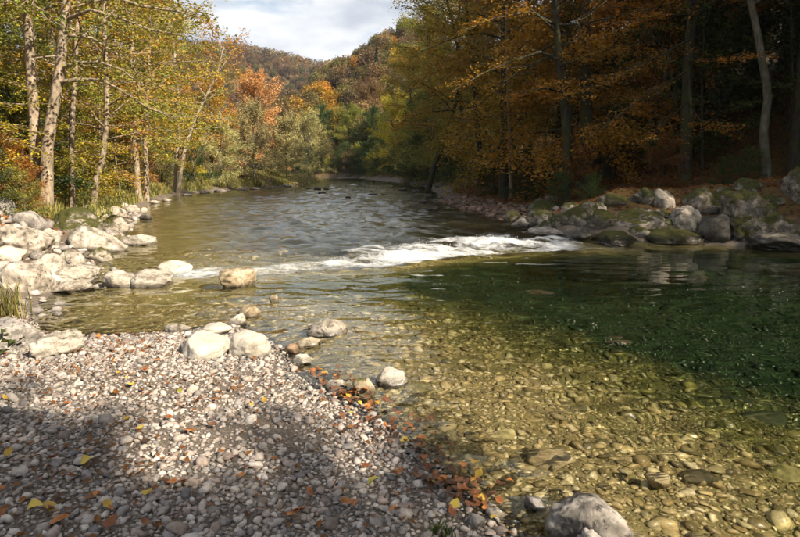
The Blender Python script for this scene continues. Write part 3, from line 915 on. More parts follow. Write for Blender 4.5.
# small dark stones far up the stream
for i, (a, b, c, d) in enumerate([(314, 321, 186.5, 190), (323, 329, 186.5, 190), (306, 311, 187, 189.5), (318, 326, 191, 194), (345, 351, 195.5, 198), (366, 378, 193, 196), (381, 389, 193.5, 195.5), (398, 408, 188, 191), (412, 420, 189, 193), (424, 434, 193, 198), (418, 428, 199, 203), (428, 440, 206, 211)]):
    B(a, b, c, d, 'dark', 'small dark stone breaking the surface far upstream', 120 + i, sub=2, group='stones far upstream', facet=0.5, sink=0.5)
for i, (a, b, c, d) in enumerate([(150, 160, 200, 204), (163, 172, 198, 202), (183, 192, 193, 196), (200, 210, 190, 194), (214, 226, 189, 192.5), (238, 247, 187.5, 190.5), (250, 262, 187, 190), (268, 276, 186, 188.5), (280, 292, 184, 187)]):
    B(a, b, c, d, 'mottled', 'small grey stone at the foot of the grassy left bank', 140 + i, sub=2, group='stones at the foot of the grassy bank', facet=0.5, sink=0.5)

# ------------------------------------------------------------------ gravel: pebbles of the bar, cobbles of the bed
def base_pebbles(sub, k, seed):
    out = []
    for i in range(k):
        v, f = rock_shape(seed + i, sub, 0.95, 0.0, 10, False)
        v = v / np.abs(v).max()
        r = np.random.default_rng(seed + 50 + i)
        v = v * np.array([1.0, r.uniform(0.62, 0.9), r.uniform(0.38, 0.62)])
        out.append((v, f))
    return out


PB1, PB2 = base_pebbles(1, 10, 500), base_pebbles(2, 10, 600)


def rot_mats(n, rng, tilt=0.25):
    a = rng.uniform(0, 2 * np.pi, n)
    tx, ty = rng.normal(0, tilt, n), rng.normal(0, tilt, n)
    ca, sa = np.cos(a), np.sin(a)
    R = np.zeros((n, 3, 3))
    R[:, 0, 0], R[:, 0, 1], R[:, 1, 0], R[:, 1, 1], R[:, 2, 2] = ca, -sa, sa, ca, 1
    T = np.zeros((n, 3, 3))
    T[:, 0, 0] = T[:, 1, 1] = T[:, 2, 2] = 1
    T[:, 0, 2], T[:, 2, 0], T[:, 1, 2], T[:, 2, 1] = tx, -tx, ty, -ty
    return T @ R


def merge_pebbles(name, P, S, rng, bases, tilt=0.25):
    n = len(P)
    kind = rng.integers(0, len(bases), n)
    R = rot_mats(n, rng, tilt)
    rnd = rng.random(n)
    VV, FF, RR, off = [], [], [], 0
    for k, (v, f) in enumerate(bases):
        s = np.where(kind == k)[0]
        if len(s) == 0: continue
        w = np.einsum('nij,vj->nvi', R[s], v) * S[s][:, None, None] + P[s][:, None]
        VV.append(w.reshape(-1, 3))
        FF.append((f[None] + (off + np.arange(len(s)) * len(v))[:, None, None]).reshape(-1, 3))
        RR.append(np.repeat(rnd[s], len(v)))
        off += len(s) * len(v)
    return make_mesh(name, np.concatenate(VV), np.concatenate(FF), attrs={'rnd': np.concatenate(RR)})


def jitter_grid(x0, x1, y0, y1, s, rng):
    xs, ys = np.meshgrid(np.arange(x0, x1, s), np.arange(y0, y1, s))
    x = xs.ravel() + rng.uniform(-0.5, 0.5, xs.size) * s
    y = ys.ravel() + rng.uniform(-0.5, 0.5, xs.size) * s
    return x, y


def split_off(name, P, S, k, score, bases, mat, parent, rng):
    """the k stones that show largest become objects of their own; returns the rest"""
    o = np.argsort(-score)[:k]
    mes = []
    for i, (v, f) in enumerate(bases):
        me = make_mesh(name, v, f); me.materials.append(mat); mes.append(me)
    for i in o:
        c = bpy.data.objects.new(name, mes[int(rng.integers(len(mes)))])
        COL.objects.link(c)
        c.location = P[i]; c.scale = (S[i],) * 3
        c.rotation_euler = (rng.normal(0, 0.2), rng.normal(0, 0.2), rng.uniform(0, 6.28))
        c.parent = parent
        c.cycles.is_caustics_receiver = True
    keep = np.ones(len(P), bool); keep[o] = False
    return P[keep], S[keep]


def in_view(P, m=0.0):
    y = np.maximum(P[:, 1], 0.1)
    py = HZ + (CAM_Z - P[:, 2]) / y * F_PX * 1.03
    px = CX + P[:, 0] / y * F_PX
    return (px > 8 - m) & (px < 792 + m) & (py < 530 + m) & (P[:, 1] > 1.5)


def build_gravel():
    rng = np.random.default_rng(21)
    # fine layer
    x, y = jitter_grid(-6.0, 1.6, 1.3, 7.4, 0.03, rng)
    def dry(x, y, m):
        ins = inside(x, y)
        d = dist_line(x, y, LEFT)
        sd = np.where(ins, -d, d)
        bank = smooth(6.6, 9.0, y) * smooth(-3.5, -5.5, x)
        return (sd > m) & (bank < 0.3)
    far = np.abs(x) < 0.72 * y + 0.9
    k = dry(x, y, -0.08) & far
    x, y = x[k], y[k]
    dens = n2(x, y, 0.9, 61, 3)
    bare = np.exp(-(((x + 0.78) / 0.55) ** 2 + ((y - 3.75) / 0.28) ** 2)) + 0.8 * np.exp(-(((x + 1.5) / 0.9) ** 2 + ((y - 4.7) / 0.4) ** 2))
    k = rng.random(len(x)) < np.clip(0.95 + 0.25 * dens - 0.55 * bare, 0.2, 1)
    x, y = x[k], y[k]
    S = np.exp(rng.normal(math.log(0.0168), 0.3, len(x)))
    z = terrain(x, y) + S * 0.12
    me = merge_pebbles('fine_gravel', np.stack([x, y, z], 1), S, rng, PB1)
    o = tag(link('fine_gravel', me, PEB, ground), kind='stuff'); o.parent = ground
    # pebbles
    x, y = jitter_grid(-6.0, 1.8, 1.3, 7.4, 0.052, rng)
    k = dry(x, y, -0.15) & (np.abs(x) < 0.72 * y + 0.8)
    x, y = x[k], y[k]
    bare = np.exp(-(((x + 0.78) / 0.6) ** 2 + ((y - 3.75) / 0.3) ** 2)) + 0.75 * np.exp(-(((x + 1.6) / 1.1) ** 2 + ((y - 4.7) / 0.45) ** 2))
    dens = n2(x, y, 0.8, 62, 3)
    k = rng.random(len(x)) < np.clip(0.82 + 0.5 * dens - 0.8 * bare, 0.08, 1)
    x, y = x[k], y[k]
    S = np.exp(rng.normal(math.log(0.0255), 0.36, len(x)))
    S = np.clip(S, 0.014, 0.066)
    z = terrain(x, y) + S * 0.22
    P = np.stack([x, y, z], 1)
    score = S / np.maximum(y, 1) * in_view(P)
    P, S = split_off('pebble', P, S, 290, score, PB2, PEB, ground, rng)
    for nm, kk, bs in (('pebble_layer', P[:, 1] < 4.6, PB2), ('far_pebble_layer', P[:, 1] >= 4.6, PB1)):
        tag(link(nm, merge_pebbles(nm, P[kk], S[kk], rng, bs), PEB, ground), kind='stuff')
    # stones of the stream bed
    x, y = jitter_grid(-7.0, 11.0, 1.6, 12.5, 0.062, rng)
    k = inside(x, y) & (np.abs(x) < 0.7 * y + 1.0)
    k &= dist_line(x, y, LEFT) > 0.05
    x, y = x[k], y[k]
    k = rng.random(len(x)) < np.clip(0.9 + 0.4 * n2(x, y, 0.7, 63, 2), 0.3, 1) * (1 - 0.6 * smooth(6.5, 9.5, y))
    x, y = x[k], y[k]
    S = np.clip(np.exp(rng.normal(math.log(0.034), 0.45, len(x))), 0.014, 0.11)
    g = terrain(x, y)
    S = np.minimum(S, np.maximum((water_level(x, y) - g) * 1.2, 0.018))
    P = np.stack([x, y, g + S * 0.15], 1)
    score = S / np.maximum(y, 1) * in_view(P) * (y < 6.5)
    P, S = split_off('riverbed_stone', P, S, 290, score, PB2, BEDPEB, ground, rng)
    nr = P[:, 1] < 5.6
    for nm, kk, bs in (('bed_cobble_layer', nr, PB2), ('far_bed_cobble_layer', ~nr, PB1)):
        o = tag(link(nm, merge_pebbles(nm, P[kk], S[kk], rng, bs), BEDPEB, ground), kind='stuff')
        o.cycles.is_caustics_receiver = True
    x, y = jitter_grid(-3.0, 4.5, 1.6, 5.4, 0.036, rng)
    k = inside(x, y) & (np.abs(x) < 0.7 * y + 0.8)
    x, y = x[k], y[k]
    S = np.exp(rng.normal(math.log(0.015), 0.3, len(x)))
    P = np.stack([x, y, terrain(x, y) + S * 0.1], 1)
    o = tag(link('fine_bed_gravel', merge_pebbles('fine_bed_gravel', P, S, rng, PB1), BEDPEB, ground), kind='stuff')
    o.cycles.is_caustics_receiver = True
    # cobbles of the small brown bar under the wooded bank, and along the foot of both banks
    a = at_z(470, 205, UP + 0.1)
    x, y = jitter_grid(1.0, 6.5, 16.5, 34.0, 0.2, rng)
    ins = inside(x, y); dr = dist_line(x, y, RIGHT)
    k = ((~ins & (dr < 1.9)) | (ins & (dr < 0.3))) & (y > 18.5) & (y < 31)
    x, y = x[k], y[k]
    S = np.clip(np.exp(rng.normal(math.log(0.10), 0.4, len(x))), 0.04, 0.24)
    P = np.stack([x, y, terrain(x, y) + S * 0.2], 1)
    P, S = split_off('cobble', P, S, 200, S / y, PB2, BARPEB, ground, rng)
    tag(link('cobble_layer', merge_pebbles('cobble_layer', P, S, rng, PB1), BARPEB, ground), kind='stuff')
    x, y = jitter_grid(-12.5, -4.0, 7.0, 24.0, 0.19, rng)
    dl = dist_line(x, y, LEFT); ins = inside(x, y)
    k = ((~ins) & (dl < 1.9) | (ins & (dl < 0.35))) & (y > 7)
    k &= rng.random(len(x)) < 0.75
    x, y = x[k], y[k]
    S = np.clip(np.exp(rng.normal(math.log(0.085), 0.45, len(x))), 0.03, 0.22)
    P = np.stack([x, y, terrain(x, y) + S * 0.2], 1)
    P, S = split_off('cobble', P, S, 100, S / y, PB2, PEB, ground, rng)
    tag(link('bank_cobble_layer', merge_pebbles('bank_cobble_layer', P, S, rng, PB2), PEB, ground), kind='stuff')


build_gravel()

# ------------------------------------------------------------------ trees
def tube(pts, radii, sides):
    pts = np.asarray(pts, float); n = len(pts)
    t = np.gradient(pts, axis=0)
    t /= np.linalg.norm(t, axis=1)[:, None] + 1e-9
    ref = np.array([1.0, 0.2, 0.1]) if abs(t[0, 2]) > 0.7 else np.array([0, 0, 1.0])
    u = np.cross(t, ref); u /= np.linalg.norm(u, axis=1)[:, None] + 1e-9
    w = np.cross(t, u)
    a = np.arange(sides) * 2 * np.pi / sides
    ring = pts[:, None] + np.asarray(radii)[:, None, None] * (np.cos(a)[None, :, None] * u[:, None] + np.sin(a)[None, :, None] * w[:, None])
    i = np.arange(n * sides).reshape(n, sides)
    j = np.roll(i, -1, 1)
    f = np.stack([i[:-1].ravel(), j[:-1].ravel(), j[1:].ravel(), i[1:].ravel()], 1)
    return ring.reshape(-1, 3), f


class Bag:
    def __init__(s): s.v, s.f, s.n = [], [], 0
    def add(s, v, f):
        s.v.append(v); s.f.append(f + s.n); s.n += len(v)
    def mesh(s, name):
        return make_mesh(name, np.concatenate(s.v), np.concatenate(s.f))


def leaf_quads(C, size, rng, tilt, rnd=None, aspect=0.62, name='crown'):
    n = len(C)
    nm = np.stack([rng.normal(0, tilt, n), rng.normal(0, tilt, n), np.ones(n)], 1)
    nm /= np.linalg.norm(nm, axis=1)[:, None]
    az = rng.uniform(0, 2 * np.pi, n)
    a = np.stack([np.cos(az), np.sin(az), rng.normal(-0.15, 0.25, n)], 1)
    a -= nm * (a * nm).sum(1)[:, None]
    a /= np.linalg.norm(a, axis=1)[:, None]
    b = np.cross(nm, a)
    L_ = (size * rng.uniform(0.6, 1.3, n))[:, None]
    fold = nm * L_ * 0.10
    V = np.stack([C - a * L_ * 0.5, C + b * L_ * aspect * 0.5 + fold - a * L_ * 0.05, C + a * L_ * 0.5, C - b * L_ * aspect * 0.5 + fold - a * L_ * 0.05], 1).reshape(-1, 3)
    F = np.arange(4 * n).reshape(n, 4)
    r = rng.random(n) if rnd is None else rnd
    return make_mesh(name, V, F, attrs={'rnd': np.repeat(r, 4)}, smooth_shade=False)


def grow(seed, path, r0, r1, crown_from=0.3, limbs=36, limb_len=2.8, up=(10, 55), droop=0.25, twigs=9, twig_len=0.9, leaves=60, leaf=0.085, tilt=0.6, vs=0.06, extra=(), sides=9, profile='round', az_bias=None, bare_low=0.0):
    """returns trunk mesh and crown mesh; path in metres from the foot of the tree"""
    rng = np.random.default_rng(seed)
    path = np.asarray(path, float)
    seg = np.concatenate([[0], np.cumsum(np.linalg.norm(np.diff(path, axis=0), axis=1))]); seg /= seg[-1]
    def P(t): return np.stack([np.interp(t, seg, path[:, k]) for k in range(3)], -1)
    tt = np.linspace(0, 1, 18)
    pts = P(tt)
    wob = 0.25 * r0
    pts[1:, :2] += wob * np.stack([pnoise(np.stack([tt * 6 + seed, tt * 0, tt * 0 + 1], 1)), pnoise(np.stack([tt * 6 + seed, tt * 0 + 5, tt * 0], 1))], 1)[1:]
    rad = r0 + (r1 - r0) * tt
    rad[0] *= 1.5; rad[1] *= 1.15
    bag = Bag()
    bag.add(*tube(pts, rad, sides))
    LS, LD, LL = [], [], []
    def twig(s, d, l):
        LS.append(s); LD.append(d); LL.append(l)
        e = s + d * l; m_ = s + d * l * 0.5 + np.array([0, 0, 0.04 * l])
        bag.add(*tube([s, m_, e], [0.010, 0.007, 0.003], 3))
    def limb(pts_, rr, lf=True, n_tw=twigs):
        bag.add(*tube(pts_, rr, 5))
        if not lf: return
        pl = np.asarray(pts_)
        for q in range(n_tw):
            u = 0.22 + 0.78 * (q + rng.random()) / n_tw
            x = u * (len(pl) - 1); i = min(int(x), len(pl) - 2)
            s = pl[i] + (pl[i + 1] - pl[i]) * (x - i)
            d = pl[i + 1] - pl[i]; d /= np.linalg.norm(d) + 1e-9
            ang = rng.uniform(0.5, 1.2) * (1 if q % 2 else -1) * (1.15 - 0.6 * u)
            c, s_ = math.cos(ang), math.sin(ang)
            d = np.array([d[0] * c - d[1] * s_, d[0] * s_ + d[1] * c, d[2] * 0.6 + rng.normal(0, 0.16)])
            d /= np.linalg.norm(d)
            twig(s, d, twig_len * rng.uniform(0.6, 1.25) * (1.15 - 0.45 * u))
    for k in range(limbs):
        f = (k + rng.random()) / limbs
        t = crown_from + (1 - crown_from) * f
        az = k * 2.39996 + rng.normal(0, 0.4)
        if az_bias is not None and rng.random() < 0.5: az = az_bias + rng.normal(0, 0.6)
        if profile == 'round': ln = limb_len * math.sqrt(max(1 - (1.55 * f - 0.62) ** 2, 0.08))
        elif profile == 'cone': ln = limb_len * (1.05 - f)
        else: ln = limb_len * (0.75 + 0.25 * math.sin(f * 3)) * (1.0 if f < 0.85 else 0.6)
        ln *= rng.uniform(0.7, 1.2)
        el = math.radians(up[0] + (up[1] - up[0]) * f + rng.normal(0, 14))
        s = P(t)
        d = np.array([math.cos(az) * math.cos(el), math.sin(az) * math.cos(el), math.sin(el)])
        pl = [s]
        for q in range(5):
            d = d + np.array([rng.normal(0, 0.16), rng.normal(0, 0.16), rng.normal(0, 0.10) - droop / 5])
            d /= np.linalg.norm(d)
            pl.append(pl[-1] + d * ln / 5)
        rb = min(0.40 * (r0 + (r1 - r0) * t), 0.008 + 0.011 * ln)
        limb(pl, np.linspace(rb, 0.006, 6))
    for (pl, rb, lf, ntw) in extra:
        limb(np.asarray(pl, float), np.linspace(rb, max(rb * 0.25, 0.004), len(pl)), lf, ntw)
    S, D, Ln = np.array(LS), np.array(LD), np.array(LL)
    k = np.repeat(np.arange(len(S)), np.maximum(1, (leaves * Ln / twig_len).astype(int)))
    u = rng.uniform(0.05, 1.08, len(k))
    C = S[k] + D[k] * (u * Ln[k])[:, None]
    C[:, 2] -= 0.08 * Ln[k] * u * u
    wd = 0.20 * Ln[k] * (1.1 - 0.6 * u)
    C[:, 0] += rng.normal(0, 1, len(k)) * wd
    C[:, 1] += rng.normal(0, 1, len(k)) * wd
    C[:, 2] += rng.normal(0, 1, len(k)) * vs
    # colour drifts from twig to twig as well as from leaf to leaf
    tw = np.clip(0.5 + 0.22 * rng.normal(size=len(S)), 0, 1)
    cl = np.clip(0.5 + 0.9 * fbm(C * 0.45 + seed, 2), 0, 1)
    rnd = np.clip(0.35 * tw[k] + 0.35 * cl + 0.3 * rng.random(len(k)), 0, 1)
    return bag.mesh('trunk'), leaf_quads(C, leaf, rng, tilt, rnd)


def straight(h, lean=(0, 0), bend=0.3, seed=0):
    r = np.random.default_rng(seed)
    z = np.linspace(-0.3, h, 7)
    t = np.linspace(0, 1, 7)
    return np.stack([lean[0] * t + bend * np.sin(t * 3 + r.uniform(0, 6)) * t, lean[1] * t + bend * np.sin(t * 2.5 + r.uniform(0, 6)) * t, z], 1)


def set_tree(name, meshes, x, y, z, rz, s, bark, leafc, label, group, cat='tree'):
    e = bpy.data.objects.new(name, None)
    COL.objects.link(e)
    e.location = (x, y, z); e.rotation_euler = (0, 0, rz); e.scale = (s, s, s)
    e.empty_display_size = 0.3
    tag(e, label, cat, group)
    link('trunk', meshes[0], BARK[bark], e)
    link('crown', meshes[1], LEAF[leafc], e)
    return e


# generic kinds
V = {
    'tall': grow(201, straight(13, (0.6, 0.2), 0.3, 1), 0.17, 0.04, 0.2, 48, 2.9, (15, 60), 0.45, 11, 0.95, 74, 0.088, 0.8, 0.13),
    'tall2': grow(202, straight(14, (-0.5, 0.5), 0.4, 2), 0.19, 0.04, 0.12, 52, 3.2, (10, 60), 0.5, 11, 1.0, 70, 0.09, 0.8, 0.13),
    'beech': grow(203, straight(15, (-1.2, -0.4), 0.7, 3), 0.22, 0.04, 0.12, 44, 4.3, (22, 55), 0.75, 14, 1.35, 66, 0.12, 0.85, 0.24, profile='flat'),
    'beech2': grow(204, straight(13, (-0.8, -0.6), 0.8, 4), 0.17, 0.04, 0.08, 40, 3.8, (18, 55), 0.75, 14, 1.25, 64, 0.12, 0.85, 0.24, profile='flat'),
    'high': grow(209, straight(16, (-0.8, -0.3), 0.6, 10), 0.19, 0.05, 0.5, 40, 3.9, (10, 55), 0.6, 13, 1.3, 54, 0.115, 0.8, 0.2, profile='flat'),
    'round': grow(205, straight(7.5, (0.3, 0.1), 0.3, 5), 0.14, 0.03, 0.12, 46, 3.3, (5, 65), 0.15, 10, 1.0, 62, 0.13, 0.9, 0.15),
    'bushy': grow(206, straight(4.4, (0.2, 0.1), 0.2, 6), 0.09, 0.02, 0.02, 42, 2.4, (5, 70), 0.2, 9, 0.8, 60, 0.11, 1.0, 0.14),
    'shrub': grow(207, straight(2.0, (0.1, 0.1), 0.1, 7), 0.035, 0.01, 0.02, 26, 1.15, (10, 70), 0.25, 7, 0.5, 30, 0.075, 0.9, 0.08),
    'sapling': grow(208, straight(4.5, (0.3, 0.1), 0.3, 8), 0.04, 0.01, 0.15, 24, 1.5, (5, 50), 0.3, 8, 0.7, 26, 0.085, 0.5, 0.05),
}


def gz(x, y): return float(terrain(np.array([x]), np.array([y]))[0])


def place(kind, x, y, bark, leafc, label, group, s=1.0, rz=None, name=None, cat='tree', dz=0.0):
    n = name or {'shrub': 'shrub', 'sapling': 'young_tree', 'bushy': 'bush'}.get(kind, 'tree')
    return set_tree(n, V[kind], x, y, gz(x, y) + dz, RNG.uniform(0, 6.28) if rz is None else rz, s, bark, leafc, label, group, cat)


# --- trees drawn from their own trunks in the photograph
def traced(name, pix, d, r0, r1, bark, leafc, label, group, seed, limbs_px=(), **kw):
    pts = np.array([at_y(x, y, d) for x, y in pix])
    foot = pts[0].copy()
    g = gz(foot[0], foot[1])
    foot[2] = g
    pts[0, 2] = g - 0.3
    ex = []
    for (lp, rb, lf, ntw, dd) in limbs_px:
        q = np.array([at_y(x, y, d + dd * k / (len(lp) - 1)) for k, (x, y) in enumerate(lp)]) - foot
        ex.append((q, rb, lf, ntw))
    m = grow(seed, pts - foot, r0, r1, extra=ex, **kw)
    return set_tree(name, m, foot[0], foot[1], g, 0, 1, bark, leafc, label, group)


GL = 'trees of the left bank'
GR = 'trees of the wooded right bank'
lo = dict(limbs=20, limb_len=3.0, twigs=8, twig_len=1.0, leaves=44, leaf=0.085, tilt=0.7, vs=0.1)
traced('tree', [(33, 184), (35, 150), (34, 110), (31, 70), (26, 0), (20, -140)], 15.0, 0.145, 0.06, 'pale', 'olive', 'straight pale trunk standing at the rocky left bank beside the leaning one', GL, 301, crown_from=0.62, **lo)
traced('tree', [(42, 186), (47, 150), (54, 105), (60, 67), (67, 0), (76, -140)], 14.6, 0.155, 0.06, 'pale', 'olive', 'thick pale trunk leaning over the left bank with long side branches', GL, 302,
       [([(61, 68), (78, 63), (100, 62), (122, 70), (140, 84)], 0.05, True, 9, -0.8), ([(59, 82), (80, 80), (102, 80), (120, 90), (148, 108), (175, 118)], 0.055, True, 12, -1.0), ([(65, 20), (90, 10), (120, 18), (150, 30), (185, 36)], 0.05, True, 12, -1.2), ([(64, 35), (92, 38), (118, 55), (135, 72)], 0.04, True, 8, 0.4), ([(68, -8), (100, -8), (140, 6), (180, 12), (200, 18)], 0.05, True, 14, -0.8)], crown_from=0.6, **lo)
traced('tree', [(70, 188), (71, 150), (74, 95), (77, 30), (80, -60)], 16.5, 0.075, 0.04, 'pale', 'gold', 'slender pale trunk next to the leaning pale tree', GL, 303, crown_from=0.5, **lo)
traced('tree', [(90, 196), (96, 176), (103, 160), (106, 130), (107, 90), (104, 30), (104, -50)], 19, 0.10, 0.05, 'pale', 'gold', 'grey trunk bending out of the bank with a pale crooked foot', GL, 304, crown_from=0.3, **dict(lo, limbs=26))
traced('tree', [(138, 183), (136, 160), (134, 128), (132, 70), (131, 0)], 27, 0.14, 0.06, 'pale', 'olive', 'pale trunk standing close to its twin behind the grass', GL, 305, crown_from=0.32, **dict(lo, limbs=28, limb_len=3.4, leaf=0.11))
traced('tree', [(145, 182), (145, 150), (147, 100), (150, 40), (150, -10)], 28, 0.11, 0.05, 'pale', 'yellow', 'thinner of two close pale trunks behind the grassy bank', GL, 306, crown_from=0.35, **dict(lo, limbs=26, limb_len=3.2, leaf=0.11))
traced('tree', [(176, 180), (184, 152), (193, 125), (205, 98), (216, 76), (224, 46)], 37, 0.13, 0.03, 'bare', 'orange', 'pale tree leaning far over the river with sparse orange leaves', GL, 307, crown_from=0.35, limbs=26, limb_len=2.6, up=(0, 60), twigs=7, twig_len=1.0, leaves=22, leaf=0.13, tilt=0.8, vs=0.12)
traced('tree', [(174, 179), (177, 150), (180, 120), (176, 70), (172, 30)], 37.5, 0.12, 0.05, 'bare', 'olive', 'upright pale trunk at the foot of the leaning orange tree', GL, 308, crown_from=0.38, **dict(lo, limbs=26, limb_len=3.2, leaf=0.12))
# right bank, drawn trunks
traced('tree', [(771, 160), (764, 135), (768, 95), (762, 60), (757, 30), (748, -10), (744, -80)], 19, 0.14, 0.07, 'grey', 'rust', 'crooked grey trunk catching light deep in the dark wood', GR, 311, crown_from=0.7, **dict(lo, limbs=18))
traced('tree', [(569, 178), (567, 140), (561, 80), (556, 20), (552, -80)], 22, 0.15, 0.08, 'dark', 'gold', 'straight dark trunk above the boulders with hanging golden boughs', GR, 312,
       [([(562, 92), (545, 88), (525, 92), (508, 98)], 0.05, True, 9, -1.5), ([(560, 60), (540, 52), (510, 62), (480, 75), (455, 90)], 0.06, True, 14, -2.5), ([(556, 25), (530, 12), (495, 18), (465, 30)], 0.05, True, 14, -2.5)], crown_from=0.45, **dict(lo, limbs=24, limb_len=3.6, tilt=0.35, vs=0.05))
traced('tree', [(586, 175), (586, 120), (585, 50), (585, -60)], 24, 0.26, 0.18, 'dark', 'rust', 'thick black trunk behind the straight dark one', GR, 313, crown_from=0.6, **dict(lo, limbs=16))
traced('tree', [(690, 172), (690, 120), (688, 60), (690, -40)], 21, 0.10, 0.05, 'dark', 'orange', 'thin dark trunk behind the overhanging orange boughs', GR, 314,
       [([(689, 40), (670, 50), (640, 65), (610, 80), (585, 92)], 0.035, True, 15, -3.5), ([(689, 70), (668, 82), (640, 100), (615, 118), (595, 132)], 0.035, True, 14, -3.5), ([(689, 60), (705, 62), (725, 60), (745, 58)], 0.03, True, 9, -3), ([(689, 100), (670, 118), (655, 132), (640, 142)], 0.03, True, 10, -3), ([(689, 105), (700, 120), (712, 125), (730, 128)], 0.025, True, 8, -3), ([(688, 15), (660, 15), (630, 22), (600, 40)], 0.035, True, 14, -3),
        ([(640, 22), (655, 38), (668, 54), (672, 80), (676, 98), (670, 112)], 0.014, False, 0, -4), ([(668, 54), (664, 80), (655, 95), (648, 104)], 0.012, False, 0, -4), ([(642, 26), (637, 55), (634, 85), (631, 110)], 0.013, False, 0, -4), ([(600, 0), (590, 12), (576, 20), (582, 32)], 0.02, False, 0, -4), ([(620, -10), (600, 6), (585, 18), (570, 22)], 0.022, False, 0, -4)], crown_from=0.75, **dict(lo, limbs=10, tilt=0.35, vs=0.04))
traced('tree', [(512, 180), (510, 140), (508, 100), (506, 40), (508, -20)], 27, 0.08, 0.04, 'pale', 'gold', 'thin pale stem under the golden boughs', GR, 315, crown_from=0.6, **dict(lo, limbs=16, tilt=0.4))
traced('tree', [(533, 182), (530, 150), (527, 100), (528, 40), (530, -20)], 30, 0.12, 0.07, 'dark', 'gold', 'dark stem behind the thin pale one', GR, 316, crown_from=0.5, **dict(lo, limbs=18, limb_len=3.5, tilt=0.4))
traced('tree', [(425, 185), (436, 160), (452, 120), (462, 70), (452, 20), (440, -20)], 38, 0.17, 0.04, 'dark', 'gold', 'dark tree arching over the bend with glowing golden leaves', GR, 317,
       [([(452, 110), (430, 112), (410, 116), (395, 128)], 0.06, True, 13, -2), ([(460, 70), (440, 70), (418, 82), (402, 98)], 0.06, True, 13, -2), ([(455, 40), (440, 20), (425, 10), (405, 8)], 0.05, True, 8, -1)], crown_from=0.25, **dict(lo, limbs=34, limb_len=4.2, leaf=0.12, tilt=0.5))

LANDMARKS = [(-9.0, 15.0, 'the straight pale trunk'), (-8.4, 14.6, 'the thick leaning pale trunk'), (-8.7, 16.5, 'the slender pale trunk'), (-9.4, 19, 'the crooked-footed grey trunk'), (-11.5, 27, 'the twin pale trunks'), (-13.4, 37, 'the leaning orange tree'), (-12.6, 57, 'the round orange crown'), (-9.9, 55, 'the willow at the bend'),
             (1.5, 38, 'the arching golden tree'), (4.9, 27, 'the thin pale stem'), (6.0, 22, 'the straight dark trunk'), (7.2, 24, 'the thick black trunk'), (9.8, 21, 'the overhanging orange boughs'), (11.3, 19, 'the crooked grey trunk'), (7.9, 14.8, 'the huge mossy boulder'), (-0.5, 74, 'the yellow tree at the bend')]
_count = {}
_ORD = ['first', 'second', 'third', 'fourth', 'fifth', 'sixth', 'seventh', 'eighth', 'ninth', 'tenth']


def sited(what, x, y):
    """a label that says which one: what it is and which landmark it stands behind or before"""
    best = min(LANDMARKS, key=lambda l: abs(l[0] / l[1] - x / y) * 12 + abs(l[1] - y) * 0.02)
    rel = 'behind ' if y >= best[1] else 'in front of '
    k = what + rel + best[2]
    n = _count.get(k, 0); _count[k] = n + 1
    return (_ORD[min(n, 9)] + ' ' + what + 'back ' + rel + best[2]) if n else what + rel + best[2]


# --- the left wood
for i, (x, y, k, b, c, s) in enumerate(sorted([
    (-13.5, 17, 'tall', 'grey', 'olive', 1.0), (-11.8, 21.5, 'tall2', 'grey', 'olive', 0.95), (-16, 21, 'tall2', 'grey', 'olive', 1.1), (-14.2, 26, 'tall', 'grey', 'olive', 1.0),
    (-18.5, 26, 'tall', 'grey', 'orange', 1.15), (-20, 32, 'tall2', 'grey', 'olive', 1.1), (-16, 33, 'tall', 'grey', 'olive', 0.95), (-24, 25, 'tall2', 'grey', 'orange', 1.2),
    (-15.5, 39, 'tall2', 'pale', 'olive', 0.85), (-20, 42, 'tall', 'grey', 'olive', 1.0), (-26, 38, 'tall2', 'grey', 'gold', 1.2), (-30, 48, 'tall', 'grey', 'olive', 1.3),
    (-12.5, 31, 'tall', 'pale', 'olive', 0.7), (-18, 50, 'tall2', 'grey', 'orange', 0.85), (-23, 57, 'tall', 'grey', 'olive', 1.0), (-12.2, 14.5, 'tall', 'grey', 'olive', 0.85), (-15, 12.5, 'tall2', 'grey', 'orange', 1.0), (-17.5, 29, 'tall', 'grey', 'olive', 0.9), (-13.4, 23.5, 'tall2', 'grey', 'olive', 0.8), (-10.9, 16.2, 'tall', 'grey', 'olive', 0.75), (-14.5, 35.5, 'tall', 'grey', 'olive', 0.8), (-22, 20, 'tall', 'grey', 'gold', 1.2), (-28, 30, 'tall2', 'grey', 'olive', 1.2)], key=lambda q: q[1])):
    lab = sited({'olive': 'olive green tree ', 'gold': 'gold leaved tree ', 'orange': 'orange leaved tree ', 'yellow': 'yellow green tree '}[c], x, y)
    place(k, x, y, b, c, lab, 'sunny wood of the left bank', s)
for x, y, k, b, c, s, lab in [
    (-12.9, 57, 'round', 'grey', 'pink', 0.98, 'round orange and pink crown standing above the pale willows'),
    (-15.5, 52, 'round', 'grey', 'gold', 0.85, 'low gold round tree next to the orange one'),
    (-11.3, 49, 'bushy', 'grey', 'willow', 1.08, 'pale grey-green willow bush leaning over the river'),
    (-9.9, 55, 'bushy', 'grey', 'willow', 1.0, 'pale willow at the river bend beside the orange crown'),
    (-12.8, 45, 'bushy', 'grey', 'willow', 0.85, 'low straw-coloured willow on the grassy bank'),
    (-9.6, 66, 'round', 'grey', 'willow', 0.85, 'silvery willow tree farther round the bend'),
    (-13.5, 41.5, 'shrub', 'grey', 'green', 1.25, 'dark green bush on the grassy left bank'),
    (-15.2, 44, 'bushy', 'grey', 'yellow', 0.9, 'yellow green bush under the leaning orange tree')]:
    place(k, x, y, b, c, lab, GL, s)
G_U = 'undergrowth of the left bank'
